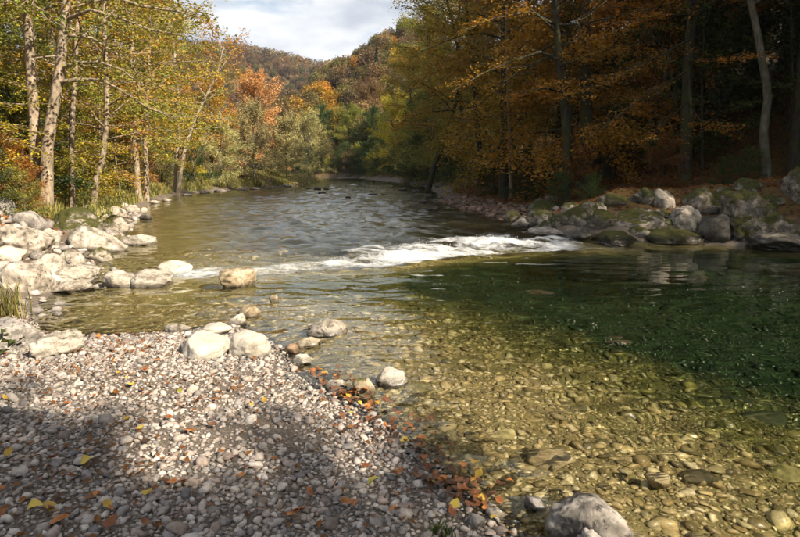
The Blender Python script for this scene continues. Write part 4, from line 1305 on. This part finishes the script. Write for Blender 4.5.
for x, y, c, s in sorted([(-9.8, 12.6, 'orange', 0.75), (-10.6, 13.4, 'rust', 0.8), (-9.2, 14.2, 'orange', 0.6), (-10.9, 11.6, 'green', 1.0), (-11.6, 12.4, 'green', 1.2), (-9.6, 11.2, 'green', 0.7), (-10.2, 15.6, 'olive', 0.8), (-11.3, 16.6, 'olive', 0.9), (-9.9, 17.8, 'yellow', 0.7), (-11.4, 19, 'gold', 0.9), (-12.3, 22.5, 'olive', 0.9), (-12.6, 25, 'yellow', 0.9), (-13.2, 28.5, 'olive', 1.0), (-13.9, 32, 'gold', 0.9), (-14.4, 35, 'orange', 0.8), (-14.6, 38.5, 'willow', 0.9), (-12.5, 18.2, 'gold', 1.1), (-13.5, 20.5, 'yellow', 1.2), (-14.5, 29.5, 'gold', 1.2), (-8.6, 10.4, 'olive', 0.5), (-7.9, 13.1, 'orange', 0.45), (-8.5, 13.8, 'orange', 0.55), (-7.5, 12.5, 'olive', 0.4), (-8.9, 14.9, 'rust', 0.6), (-9.4, 16.0, 'green', 1.1), (-9.9, 16.6, 'yellow', 1.1), (-9.2, 17.2, 'olive', 0.7), (-8.0, 12.2, 'green', 0.5), (-10.4, 21.0, 'yellow', 0.7), (-10.8, 14.6, 'olive', 1.0), (-11.9, 14.8, 'yellow', 1.2), (-11.6, 20.6, 'olive', 1.1), (-13.4, 26.6, 'olive', 1.2), (-14.2, 30.8, 'olive', 1.1)], key=lambda q: q[1]):
    place('shrub', x, y, 'grey', c, sited({'orange': 'rusty orange shrub ', 'rust': 'rust red shrub ', 'green': 'dark green shrub ', 'olive': 'olive green shrub ', 'yellow': 'yellow leaved shrub ', 'gold': 'golden shrub ', 'willow': 'straw-coloured shrub '}[c], x, y), G_U, s, cat='shrub')
for x, y, c, s in [(-10.0, 18.8, 'yellow', 1.0), (-11.0, 22.8, 'gold', 1.1), (-12.0, 27, 'yellow', 1.1), (-9.0, 13.2, 'yellow', 0.9), (-10.4, 10.8, 'yellow', 1.0), (-12.9, 30, 'orange', 1.0)]:
    place('sapling', x, y, 'pale', c, sited({'yellow': 'yellow leaved sapling ', 'gold': 'golden sapling ', 'orange': 'orange sapling '}[c], x, y), G_U, s)

# --- the right wood; inner trees take dark green leaves as painted-in shade
for x, y, k, b, c, s in sorted([
    (4.6, 27.5, 'beech', 'dark', 'gold', 0.95), (6.4, 24, 'beech2', 'dark', 'orange', 0.95), (9.5, 21, 'high', 'dark', 'rust', 1.0), (8.6, 26, 'beech', 'dark', 'orange', 1.0), (12.5, 20, 'high', 'dark', 'orange', 0.95),
    (14.5, 23.5, 'high', 'dark', 'rust', 1.1), (11.5, 25.5, 'high', 'dark', 'rust', 1.05), (17, 19.5, 'high', 'dark', 'green', 1.0), (18.5, 25, 'beech2', 'dark', 'green', 1.2), (4.4, 34, 'beech2', 'dark', 'gold', 1.0),
    (6.8, 38, 'beech', 'dark', 'orange', 1.0), (4.2, 44, 'beech2', 'dark', 'olive', 1.0), (7.5, 47, 'beech', 'dark', 'gold', 1.05), (3.2, 52, 'beech2', 'dark', 'olive', 1.0), (10, 32, 'beech', 'dark', 'olive', 1.1),
    (14, 30, 'beech2', 'dark', 'green', 1.2), (12, 40, 'beech', 'dark', 'gold', 1.15), (6, 57, 'beech', 'dark', 'olive', 1.0), (1.8, 61, 'beech2', 'dark', 'gold', 0.85), (-0.5, 74, 'round', 'dark', 'yellow', 1.0), (3.0, 69, 'beech2', 'dark', 'olive', 0.9),
    (-3.0, 92, 'round', 'dark', 'green', 0.95), (-8, 97, 'round', 'dark', 'olive', 1.0), (-13, 101, 'round', 'dark', 'green', 1.0), (-19, 104, 'round', 'dark', 'brown', 1.1), (0.8, 84, 'round', 'dark', 'green', 1.05), (4.5, 80, 'round', 'dark', 'brown', 1.2), (-5.5, 104, 'round', 'dark', 'hill_rust', 1.2), (7.5, 72, 'round', 'dark', 'gold', 1.3), (9.5, 62, 'beech', 'dark', 'gold', 1.05), (16, 34, 'beech', 'dark', 'green', 1.1), (20, 31, 'beech2', 'dark', 'green', 1.2), (17, 41, 'beech', 'dark', 'olive', 1.2), (22, 37, 'beech', 'dark', 'green', 1.2), (13, 35, 'beech2', 'dark', 'green', 1.2), (9, 36, 'beech2', 'dark', 'gold', 1.1), (20, 46, 'beech', 'dark', 'green', 1.2), (13.5, 47, 'beech2', 'dark', 'olive', 1.2), (26, 33, 'beech2', 'dark', 'green', 1.2), (2.2, 66, 'round', 'dark', 'olive', 0.9), (2.6, 56, 'round', 'dark', 'green', 0.8)], key=lambda q: q[1]):
    place(k, x, y, b, c, sited({'gold': 'golden brown tree ', 'rust': 'rust brown beech ', 'green': 'dark green tree ', 'olive': 'olive beech ', 'orange': 'orange lit beech ', 'yellow': 'bright yellow round tree ', 'brown': 'brown round tree ', 'hill_rust': 'russet round tree '}[c], x, y), GR, s)
shade_spots = [(17.0, 13.2, 0.85), (13.9, 15.2, 0.75), (15.6, 13.0, 0.85), (19.5, 16.0, 0.9)]  # mostly out of view; added for the shade they cast on pool and bank
_r = np.random.default_rng(12)
for gx_ in np.arange(19, 42, 4.6):
    for gy_ in np.arange(2, 46, 4.6):
        if abs((gx_ - 5.6) * 0.616 + (gy_ - 15.0) * 0.788) < 1.9 and gx_ < 29: continue      # a gap lets the sun reach the boulders
        if gx_ < 27 or gy_ < 30: shade_spots.append((gx_ + _r.uniform(-1.3, 1.3), gy_ + _r.uniform(-1.3, 1.3), _r.uniform(0.95, 1.2)))
for x, y, s in shade_spots:
    place('beech' if x < 26 else 'beech2', x, y, 'dark', 'green', 'large dark green tree added to the dense wood to shade the pool', 'trees added to the dense wood for shade by the pool', s)
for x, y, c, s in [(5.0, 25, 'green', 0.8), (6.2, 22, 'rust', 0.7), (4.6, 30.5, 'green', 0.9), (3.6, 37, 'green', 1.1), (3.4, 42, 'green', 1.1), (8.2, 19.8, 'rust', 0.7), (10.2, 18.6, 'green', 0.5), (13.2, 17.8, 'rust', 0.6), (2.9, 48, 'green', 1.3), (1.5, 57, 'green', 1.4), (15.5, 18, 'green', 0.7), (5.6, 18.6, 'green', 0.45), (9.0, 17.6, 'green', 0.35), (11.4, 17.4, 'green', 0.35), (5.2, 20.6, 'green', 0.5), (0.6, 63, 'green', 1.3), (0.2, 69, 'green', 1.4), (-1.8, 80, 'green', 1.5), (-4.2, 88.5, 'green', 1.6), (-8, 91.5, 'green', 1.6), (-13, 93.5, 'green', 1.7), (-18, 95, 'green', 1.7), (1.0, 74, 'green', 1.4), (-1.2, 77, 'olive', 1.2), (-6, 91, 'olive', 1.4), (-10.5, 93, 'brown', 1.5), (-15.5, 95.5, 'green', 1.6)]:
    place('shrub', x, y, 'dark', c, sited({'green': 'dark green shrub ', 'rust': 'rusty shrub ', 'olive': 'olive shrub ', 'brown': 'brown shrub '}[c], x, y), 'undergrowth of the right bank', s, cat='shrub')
for x, y in [(9.8, 24.5), (13.3, 21.5), (15.8, 21), (8.0, 29), (10.8, 22.4), (17.5, 22.5), (7.2, 31), (12.2, 28)]:
    place('sapling', x, y, 'dark', 'green', sited('thin dark sapling ', x, y), 'undergrowth of the right bank', 1.5)

# shrubs lining the water at the bend
def line_bend():
    rng = np.random.default_rng(44)
    seg = RIGHT[RIGHT[:, 1] > 40]
    for (ax, ay), (bx, by) in zip(seg[:-1], seg[1:]):
        if ax < -25: break
        L_ = math.hypot(bx - ax, by - ay)
        nx_, ny_ = (by - ay) / L_, -(bx - ax) / L_
        for k in range(int(L_ / 1.5)):
            t = (k + rng.random()) / (L_ / 1.5)
            o = rng.uniform(0.7, 2.6)
            x, y = ax + (bx - ax) * t + nx_ * o, ay + (by - ay) * t + ny_ * o
            if x < -24 or inside(np.array([x]), np.array([y]))[0]: continue
            c = rng.choice(['green', 'olive', 'brown', 'green'])
            place('shrub', x, y, 'dark', c, {'green': 'dark green shrub lining the water at the bend', 'olive': 'olive shrub lining the water at the bend', 'brown': 'brown shrub lining the water at the bend'}[c], 'shrubs lining the river bend', rng.uniform(0.8, 1.5), cat='shrub')


line_bend()

# tree out of frame behind the camera whose outer boughs dapple the gravel
def shade_tree():
    c = np.array([-1.85, 2.3, 0.1]) + SUN_DIR * (11.5 / SUN_DIR[2])
    x, y = c[0] + 1.2, c[1] - 1.2
    m = grow(401, straight(14.5, (-1.2, 1.2), 0.3, 9), 0.25, 0.05, 0.42, 58, 2.75, (0, 50), 0.25, 12, 0.9, 96, 0.13, 0.7, 0.1)
    return set_tree('tree', m, x, y, gz(x, y), 0, 1, 'grey', 'gold', 'tall tree beside the gravel whose boughs shade the pebbles', 'shade trees')


shade_tree()

# --- wooded hillsides: each crown a tree of its own
def hill_crown(seed, n, rx, h, leaf, cone=False):
    rng = np.random.default_rng(seed)
    if cone:
        t = rng.random(n) ** 0.7
        zz = h * (1 - t)
        tier = 0.75 + 0.25 * np.sin(zz * 5.0)
        a = rng.uniform(0, 2 * np.pi, n)
        rr = rx * t * tier * np.sqrt(rng.uniform(0.2, 1, n))
        C = np.stack([rr * np.cos(a), rr * np.sin(a), zz + 1.0 - 0.25 * rr], 1)
    else:
        k = 26
        cc = rng.normal(size=(k, 3)); cc /= np.linalg.norm(cc, axis=1)[:, None]
        cc[:, 2] = np.abs(cc[:, 2]) * 1.1 - 0.35
        cc = cc * np.array([rx, rx, h * 0.42]) * rng.uniform(0.5, 0.85, k)[:, None] + np.array([0, 0, h * 0.58])
        w = rng.integers(0, k, n)
        d = rng.normal(size=(n, 3)); d /= np.linalg.norm(d, axis=1)[:, None]
        C = cc[w] + d * np.array([rx * 0.36, rx * 0.36, h * 0.17]) * (rng.random(n) ** 0.4)[:, None]
    rnd = np.clip(0.5 + 0.8 * fbm(C * 0.4 + seed, 2) + rng.normal(0, 0.12, n), 0, 1)
    cr = leaf_quads(C, leaf, rng, 1.0, rnd, aspect=0.8)
    bag = Bag()
    bag.add(*tube(straight(h * (0.95 if cone else 0.7), (0.1, 0), 0.1, seed), np.linspace(0.2, 0.05, 7), 6))
    if not cone:
        for q in range(6):
            e = cc[q]
            s = np.array([0, 0, h * 0.3])
            bag.add(*tube([s, (s + e) / 2 + [0, 0, 0.3], e], [0.09, 0.06, 0.02], 4))
    return bag.mesh('trunk'), cr


HC = [hill_crown(701, 4600, 2.7, 8, 0.27), hill_crown(702, 4600, 2.4, 8.5, 0.27), hill_crown(703, 4600, 3.0, 7.5, 0.27), hill_crown(704, 4200, 2.6, 11, 0.3, True)]


def plant_hills():
    rng = np.random.default_rng(77)
    pts = []
    # near slope on the right, behind the bend
    x, y = jitter_grid(-70, 40, 92, 190, 4.9, rng)
    ins = inside(x, y); dr = dist_line(x, y, RIGHT); dl = dist_line(x, y, LEFT)
    k = ~ins & (dr < dl) & (dr > 3)
    for a, b in zip(x[k], y[k]): pts.append((a, b, 0))
    # the hill that closes the valley
    x, y = jitter_grid(-170, 10, 250, 385, 6.0, rng)
    for a, b in zip(x, y): pts.append((a, b, 1))
    P = np.array(pts)
    z = terrain(P[:, 0], P[:, 1])
    px = CX + P[:, 0] / P[:, 1] * F_PX
    # what the photograph can show of them
    top = HZ - (z + 9 - CAM_Z) / P[:, 1] * F_PX
    lim = np.where(P[:, 2] == 1, (px > 165) & (px < 350), np.where(P[:, 2] == 2, (px > 120) & (px < 330), (px > 262) & (px < 440)))
    P, z, px = P[lim], z[lim], px[lim]
    # hide those behind nearer ground or crowns: keep a tree only if its top clears what stands in front of it in its column
    ang = (z + 8.5 - CAM_Z) / P[:, 1]
    order = np.argsort(P[:, 1])
    sky_ = {}
    kept = []
    for i in order:
        w = max(int(2.2 / P[i, 1] * F_PX / 3), 1)
        c0 = int(px[i] / 3)
        cols = range(c0 - w, c0 + w + 1)
        if any(ang[i] > sky_.get(c, -1) + 0.002 for c in cols):
            kept.append(i)
            for c in cols: sky_[c] = max(sky_.get(c, -1), ang[i] - 0.01)
    kept = [i for i in kept if P[i, 2] == 1][:165] + [i for i in kept if P[i, 2] == 0]
    for i in kept[:298]:
        r = rng.random()
        far = P[i, 2] == 1
        if far:
            con = P[i, 1] > 350 and P[i, 0] < -75 and r < 0.7 or r < 0.04
            c = 'conifer' if con else rng.choice(['brown', 'hill_olive', 'hill_rust', 'brown'])
        else:
            con = r < 0.05
            c = 'conifer' if con else rng.choice(['hill_rust', 'hill_olive', 'hill_olive', 'brown', 'hill_olive', 'brown', 'gold'])
        v = HC[3] if con else HC[int(rng.integers(3))]
        where = 'the far hill closing the valley' if far else ('the slope behind the river bend' if P[i, 2] == 0 else 'the flat ground behind the willows')
        lab = {'conifer': 'dark spruce on ', 'brown': 'brown leaf-losing crown on ', 'hill_olive': 'olive round crown on ', 'hill_rust': 'russet round crown on ', 'gold': 'golden round crown on ', 'green': 'green round crown on '}[c] + where
        set_tree('hill_tree' if not con else 'spruce_tree', v, P[i, 0], P[i, 1], z[i] - 0.4, rng.uniform(0, 6.28), rng.uniform(0.8, 1.2) * (0.75 if con else 1), 'dark', c, lab, 'trees on ' + where)
    # the wood around and behind them reads as one mass
    used = set(kept[:298])
    rest = [i for i in range(len(P)) if i not in used]
    C = []
    for i in rest:
        n = 240
        d = rng.normal(size=(n, 3)); d /= np.linalg.norm(d, axis=1)[:, None]
        d = d * (rng.random(n) ** 0.33)[:, None]
        C.append(np.array([P[i, 0], P[i, 1], z[i] + 4.4]) + d * np.array([3.4, 3.4, 3.8]))
    C = np.concatenate(C)
    rnd = np.clip(0.5 + 1.1 * fbm(C * 0.12, 2), 0, 1)
    tag(link('distant_wood', leaf_quads(C, 0.85, rng, 1.0, rnd, aspect=0.8, name='distant_wood'), LEAF['brown']), 'brown mass of wood covering the distant slopes', 'wood', kind='stuff')


plant_hills()

# ------------------------------------------------------------------ grass and herbs
def grass_mesh(P, hgt, rng, width=0.012):
    n = len(P)
    az = rng.uniform(0, 2 * np.pi, n)
    bend = rng.uniform(0.2, 0.8, n)
    d = np.stack([np.cos(az), np.sin(az), np.zeros(n)], 1)
    sd = np.stack([-np.sin(az), np.cos(az), np.zeros(n)], 1)
    h = hgt * rng.uniform(0.5, 1.3, n)
    m = P + d * (bend * h * 0.3)[:, None] + np.array([0, 0, 1]) * (h * 0.65)[:, None]
    e = P + d * (bend * h * 0.95)[:, None] + np.array([0, 0, 1]) * (h * (1.0 - 0.35 * bend))[:, None]
    w = width * (0.6 + 0.8 * rng.random(n))[:, None]
    Vv = np.stack([P - sd * w, P + sd * w, m + sd * w * 0.8, m - sd * w * 0.8, e], 1).reshape(-1, 3)
    i = np.arange(n) * 5
    q = np.stack([i, i + 1, i + 2, i + 3], 1)
    t = np.stack([i + 3, i + 2, i + 4], 1)
    return make_mesh('grass', Vv, [q, t], attrs={'rnd': np.repeat(np.clip(rng.normal(0.5, 0.25, n), 0, 1), 5)}, smooth_shade=False)


def build_grass():
    rng = np.random.default_rng(91)
    n = 130000
    y = rng.uniform(9, 70, n) ** 1.0
    x = rng.uniform(-17, -7, n)
    dl = dist_line(x, y, LEFT); ins = inside(x, y)
    clump = n2(x, y, 0.8, 71, 3)
    k = ~ins & (dl > 0.3 + 0.5 * (y < 16)) & (dl < 3.8) & (clump > -0.15 + 0.3 * (y < 17)) & (dl < x * 0 + 40)
    x, y = x[k], y[k]
    P = np.stack([x, y, terrain(x, y) - 0.02], 1)
    hgt = 0.35 + 0.25 * np.clip(clump[k], 0, 1)
    tag(link('grass', grass_mesh(P, hgt, rng, 0.014), LEAF['grass']), 'tufts of pale green and straw grass along the left bank', 'grass', kind='stuff')
    # litter of fallen leaves on both wood floors
    n = 26000
    x = rng.uniform(3, 24, n); y = rng.uniform(14, 34, n)
    dr = dist_line(x, y, RIGHT); k = ~inside(x, y) & (dr > 0.9)
    x, y = x[k], y[k]
    C = np.stack([x, y, terrain(x, y) + 0.02], 1)
    tag(link('leaf_litter', leaf_quads(C, 0.11, rng, 0.35, name='leaf_litter'), LEAF['rust']), 'brown leaf litter under the right bank beeches', 'leaf litter', kind='stuff')
    n = 14000
    x = rng.uniform(-17, -6, n); y = rng.uniform(8, 30, n)
    dl = dist_line(x, y, LEFT); k = ~inside(x, y) & (dl > 0.8) & (dl < dist_line(x, y, RIGHT))
    x, y = x[k], y[k]
    C = np.stack([x, y, terrain(x, y) + 0.02], 1)
    tag(link('leaf_litter', leaf_quads(C, 0.10, rng, 0.4, name='leaf_litter'), LEAF['orange']), 'orange leaf litter on the left wood floor', 'leaf litter', kind='stuff')


build_grass()


def tuft(px, py, n, h, mat, label, seed, spread=0.12, width=0.007):
    rng = np.random.default_rng(seed)
    P0 = hit(px, py)
    P = np.stack([rng.normal(0, spread, n), rng.normal(0, spread, n), np.full(n, -0.01)], 1)
    o = link('grass_tuft', grass_mesh(P, h, rng, width), LEAF[mat], loc=tuple(P0))
    tag(o, label, 'grass')


tuft(4, 318, 160, 0.42, 'grass', 'tuft of arching grass behind the grey slab', 1)
tuft(112, 245, 60, 0.25, 'grass', 'small green tuft growing between the pale left bank rocks', 2, 0.08)
tuft(50, 262, 50, 0.2, 'green', 'sprig of green herbs between the tan boulder and slab', 3, 0.07)
tuft(442, 535, 60, 0.07, 'green', 'tiny green herb at the wet margin of the gravel', 4, 0.03, 0.005)


def leafy_plant():
    rng = np.random.default_rng(5)
    P0 = hit(6, 352)
    n = 90
    C = np.stack([rng.normal(0, 0.16, n), rng.normal(0, 0.12, n), rng.uniform(0.03, 0.26, n)], 1)
    e = bpy.data.objects.new('leafy_plant', None); COL.objects.link(e); e.location = tuple(P0 + np.array([-0.06, 0, 0]))
    tag(e, 'dark green leafy plant at the corner of the gravel by the grey slab', 'plant')
    bag = Bag()
    for c in C[::3]:
        bag.add(*tube([np.array([c[0] * 0.2, c[1] * 0.2, -0.02]), c * np.array([0.7, 0.7, 0.7]), c], [0.004, 0.003, 0.002], 4))
    link('stem', bag.mesh('stem'), LEAF['green'], e)
    link('foliage', leaf_quads(C, 0.09, rng, 0.5, name='foliage'), LEAF['green'], e)


leafy_plant()

# ------------------------------------------------------------------ fallen leaves on the gravel
def leaf_shape(seed, wide=0.6):
    r = np.random.default_rng(seed)
    t = np.linspace(0, 1, 7)
    w = wide * 0.5 * np.sin(np.pi * t ** 0.85) ** 0.8
    w[0] = w[-1] = 0.012
    curl = r.uniform(0.3, 0.9) * r.choice([-1, 1])
    cup = r.uniform(0.1, 0.45)
    tw = r.uniform(-1.2, 1.2)
    V_, F_ = [], []
    for i, (a, b) in enumerate(zip(t, w)):
        zc = curl * (a - 0.5) ** 2
        for s in (-1, 0, 1):
            bb = b * (1 + 0.12 * r.normal()) if s else 0
            V_.append((a - 0.5, s * bb, zc + cup * abs(s) * bb + tw * s * bb * (a - 0.5)))
    V_ = np.array(V_)
    V_ = np.concatenate([V_, [(-0.5, 0.006, V_[1, 2]), (-0.72, 0.01, V_[1, 2] + 0.04), (-0.72, -0.01, V_[1, 2] + 0.04)]])
    for i in range(6):
        for s in (0, 1):
            k = i * 3 + s
            F_.append((k, k + 1, k + 4, k + 3))
    q = np.array(F_)
    V_[:, 2] -= V_[:, 2].min()
    return make_mesh('fallen_leaf', V_, [q, np.array([[1, len(V_) - 2, len(V_) - 1]])])


def dead_leaf_mat(name, c0, c1):
    m, N, L, out = material(name)
    oi = N('ShaderNodeObjectInfo'); tc = N('ShaderNodeTexCoord')
    a = N('ShaderNodeTexNoise', inp={'Scale': 5.0, 'Detail': 5.0}); L(tc, 'Object', a, 'Vector')
    s = N('ShaderNodeMath', operation='MULTIPLY_ADD', inp={1: 0.7, 2: -0.35}); L(oi, 'Random', s, 0)
    s2 = N('ShaderNodeMath', operation='ADD'); L(s, 0, s2, 0); L(a, 'Fac', s2, 1)
    r = ramp(N, [(0.25, c0), (0.75, c1)]); L(s2, 0, r, 0)
    p = N('ShaderNodeBsdfPrincipled', inp={'Roughness': 0.5, 'Specular IOR Level': 0.35}); L(r, 'Color', p, 'Base Color')
    tr = N('ShaderNodeBsdfTranslucent'); L(r, 'Color', tr, 'Color')
    mx = N('ShaderNodeMixShader', inp={0: 0.2}); L(p, 0, mx, 1); L(tr, 0, mx, 2)
    L(mx, 0, out, 0)
    return m


DL = {'orange': dead_leaf_mat('fallen_orange', (0.16, 0.05, 0.015), (0.42, 0.16, 0.04)), 'yellow': dead_leaf_mat('fallen_yellow', (0.36, 0.22, 0.03), (0.52, 0.38, 0.06)), 'brown': dead_leaf_mat('fallen_brown', (0.05, 0.024, 0.012), (0.20, 0.085, 0.035)), 'green': dead_leaf_mat('fallen_green', (0.16, 0.18, 0.03), (0.34, 0.30, 0.05))}
LM = [leaf_shape(800 + i, w) for i, w in enumerate((0.5, 0.58, 0.66, 0.74, 0.6, 0.52))]
for me in LM: me.materials.append(DL['orange'])


def fallen_leaf(x, y, size, col, label, group, rng, lift=0.0):
    z = float(gz(x, y))
    if inside(np.array([x]), np.array([y]))[0]:
        z = max(z, -0.004)
    o = link('fallen_leaf', LM[int(rng.integers(len(LM)))], DL[col], loc=(x, y, z + 0.024 + lift), rot=(rng.normal(0, 0.25), rng.normal(0, 0.25), rng.uniform(0, 6.28)), scale=(size,) * 3)
    return tag(o, label, 'leaf', group)


def scatter_leaves():
    rng = np.random.default_rng(55)
    big = [(78, 427, 'orange', .105), (87, 468, 'yellow', .1), (52, 465, 'orange', .11), (50, 514, 'yellow', .13), (36, 516, 'yellow', .1), (148, 500, 'yellow', .1), (128, 426, 'yellow', .095), (300, 518, 'orange', .12), (294, 523, 'orange', .11), (188, 438, 'orange', .09), (172, 490, 'orange', .07), (265, 405, 'yellow', .07), (346, 508, 'orange', .085), (374, 488, 'green', .085), (455, 514, 'yellow', .10), (452, 518, 'orange', .09), (497, 526, 'yellow', .11), (310, 498, 'orange', .08), (260, 517, 'orange', .08), (404, 447, 'yellow', .075), (60, 530, 'orange', .12), (110, 533, 'orange', .12), (9, 459, 'yellow', .08), (6, 402, 'yellow', .07), (264, 439, 'orange', .075), (180, 396, 'green', .08), (118, 378, 'yellow', .06), (150, 405, 'orange', .07), (140, 453, 'brown', .08), (98, 470, 'brown', .09), (60, 505, 'brown', .1), (20, 487, 'brown', .09), (200, 405, 'brown', .07), (340, 402, 'yellow', .06), (352, 418, 'green', .06)]
    nm = {'orange': 'large orange fallen leaf lying on the grey pebbles', 'yellow': 'bright yellow fallen leaf lying on the grey pebbles', 'green': 'greenish fallen leaf lying on the pebbles', 'brown': 'curled dark brown fallen leaf on the pebbles'}
    for px, py, c, s in big:
        P = hit(px, py)
        fallen_leaf(P[0], P[1], s * 0.8, c, nm[c], 'leaves strewn on the gravel bar', rng, 0.012)
    # drift of wet leaves along the water's edge
    line = [(300, 375), (330, 382), (350, 396), (372, 412), (398, 432), (420, 455), (440, 478), (462, 497), (480, 512)]
    pos = np.array([hit(a, b)[:2] for a, b in line])
    for i in range(250):
        t = rng.uniform(0.4, len(line) - 1.01)
        k = int(t); p = pos[k] + (pos[k + 1] - pos[k]) * (t - k)
        w = 0.07 + 0.10 * math.exp(-((t - 4.5) / 1.8) ** 2)
        x, y = p + rng.normal(0, w, 2)
        c = rng.choice(['orange', 'brown', 'brown', 'orange', 'orange', 'yellow'], p=[.07, .4, .38, .06, .05, .04])
        fallen_leaf(x, y, rng.uniform(0.04, 0.075), c, {'orange': 'wet orange leaf in the drift along the water edge', 'brown': 'wet brown leaf in the drift along the water edge', 'yellow': 'wet yellow leaf in the drift along the water edge'}[c], 'leaf drift at the water edge', rng, rng.uniform(0.004, 0.045))
    for i in range(90):
        px, py = rng.uniform(0, 420), rng.uniform(338, 535)
        P = hit(px, py)
        if inside(np.array([P[0]]), np.array([P[1]]))[0]: continue
        if rng.random() < 0.5 and px > 170: continue
        c = rng.choice(['orange', 'brown', 'yellow'], p=[.35, .57, .08])
        fallen_leaf(P[0], P[1], rng.uniform(0.035, 0.07), c, {'orange': 'small orange fallen leaf scattered on the gravel', 'brown': 'small brown fallen leaf scattered on the gravel', 'yellow': 'small yellow fallen leaf scattered on the gravel'}[c], 'leaves strewn on the gravel bar', rng, 0.006)


scatter_leaves()


def leaf_bits():
    rng = np.random.default_rng(58)
    n = 5000
    x = rng.uniform(-5, 0.8, n); y = rng.uniform(1.5, 7.2, n)
    d = dist_line(x, y, LEFT)
    k = ~inside(x, y) & (np.abs(x) < 0.7 * y + 0.6) & (rng.random(n) < np.clip(0.25 + 0.6 * n2(x, y, 1.1, 81, 3) + 0.5 * (x / y < -0.42), 0.03, 1))
    x, y = x[k], y[k]
    C = np.stack([x, y, terrain(x, y) + 0.026], 1)
    tag(link('leaf_fragment_litter', leaf_quads(C, 0.04, rng, 0.4, name='leaf_fragment_litter'), LEAF['rust']), 'brown scraps of dead leaf strewn among the pebbles', 'leaf litter', kind='stuff')


leaf_bits()


# ------------------------------------------------------------------ spray thrown up by the rapid
def spray():
    rng = np.random.default_rng(13)
    p = np.clip(wf - 0.4, 0, 1) ** 2 * (wy < 20)
    if p.sum() == 0: return
    k = rng.choice(len(wx), 700, p=p / p.sum())
    S = rng.uniform(0.003, 0.009, len(k)) * rng.random(len(k)) ** 0.5
    P = np.stack([wx[k] + rng.normal(0, 0.05, len(k)), wy[k] + rng.normal(0, 0.05, len(k)), wz[k] + rng.exponential(0.03, len(k))], 1)
    v, f = ico(1)
    W = v[None] * S[:, None, None] + P[:, None]
    F_ = f[None] + (np.arange(len(k)) * len(v))[:, None, None]
    tag(link('spray', make_mesh('spray', W.reshape(-1, 3), F_.reshape(-1, 3)), FOAM), 'white droplets and foam flecks tossed up by the rapid', 'spray', kind='stuff')


spray()


def flecks():
    rng = np.random.default_rng(14)
    px = np.concatenate([rng.uniform(640, 800, 40), rng.uniform(590, 800, 6)]); py = np.concatenate([rng.normal(290, 5, 40) + (px[:40] - 700) * 0.05, rng.uniform(262, 320, 6)])
    P = np.array([at_z(a, b, 0.004) for a, b in zip(px, py)])
    S = rng.uniform(0.0025, 0.006, len(P))
    v, f = ico(1)
    v = v * np.array([1.3, 1, 0.4])
    W = v[None] * S[:, None, None] + P[:, None]
    F_ = f[None] + (np.arange(len(P)) * len(v))[:, None, None]
    tag(link('foam_flecks', make_mesh('foam_flecks', W.reshape(-1, 3), F_.reshape(-1, 3)), FOAM), 'white foam flecks drifting on the dark pool', 'foam', kind='stuff')


flecks()


# ------------------------------------------------------------------ the air of the valley
def haze():
    x0, x1, y0, y1, z0, z1 = -705, 705, -65, 1505, -4.0, 95.0
    v = [(x, y, z) for z in (z0, z1) for y in (y0, y1) for x in (x0, x1)]
    f = np.array([(0, 2, 3, 1), (4, 5, 7, 6), (0, 1, 5, 4), (2, 6, 7, 3), (0, 4, 6, 2), (1, 3, 7, 5)])
    m, N, L, out = material('haze')
    p = N('ShaderNodeVolumePrincipled', inp={'Color': (0.80, 0.88, 1.0, 1), 'Density': 0.0002, 'Anisotropy': 0.2})
    L(p, 0, out, 'Volume')
    tag(link('haze', make_mesh('haze', v, f, smooth_shade=False), m), 'thin blue haze filling the valley', 'haze', kind='stuff')


haze()
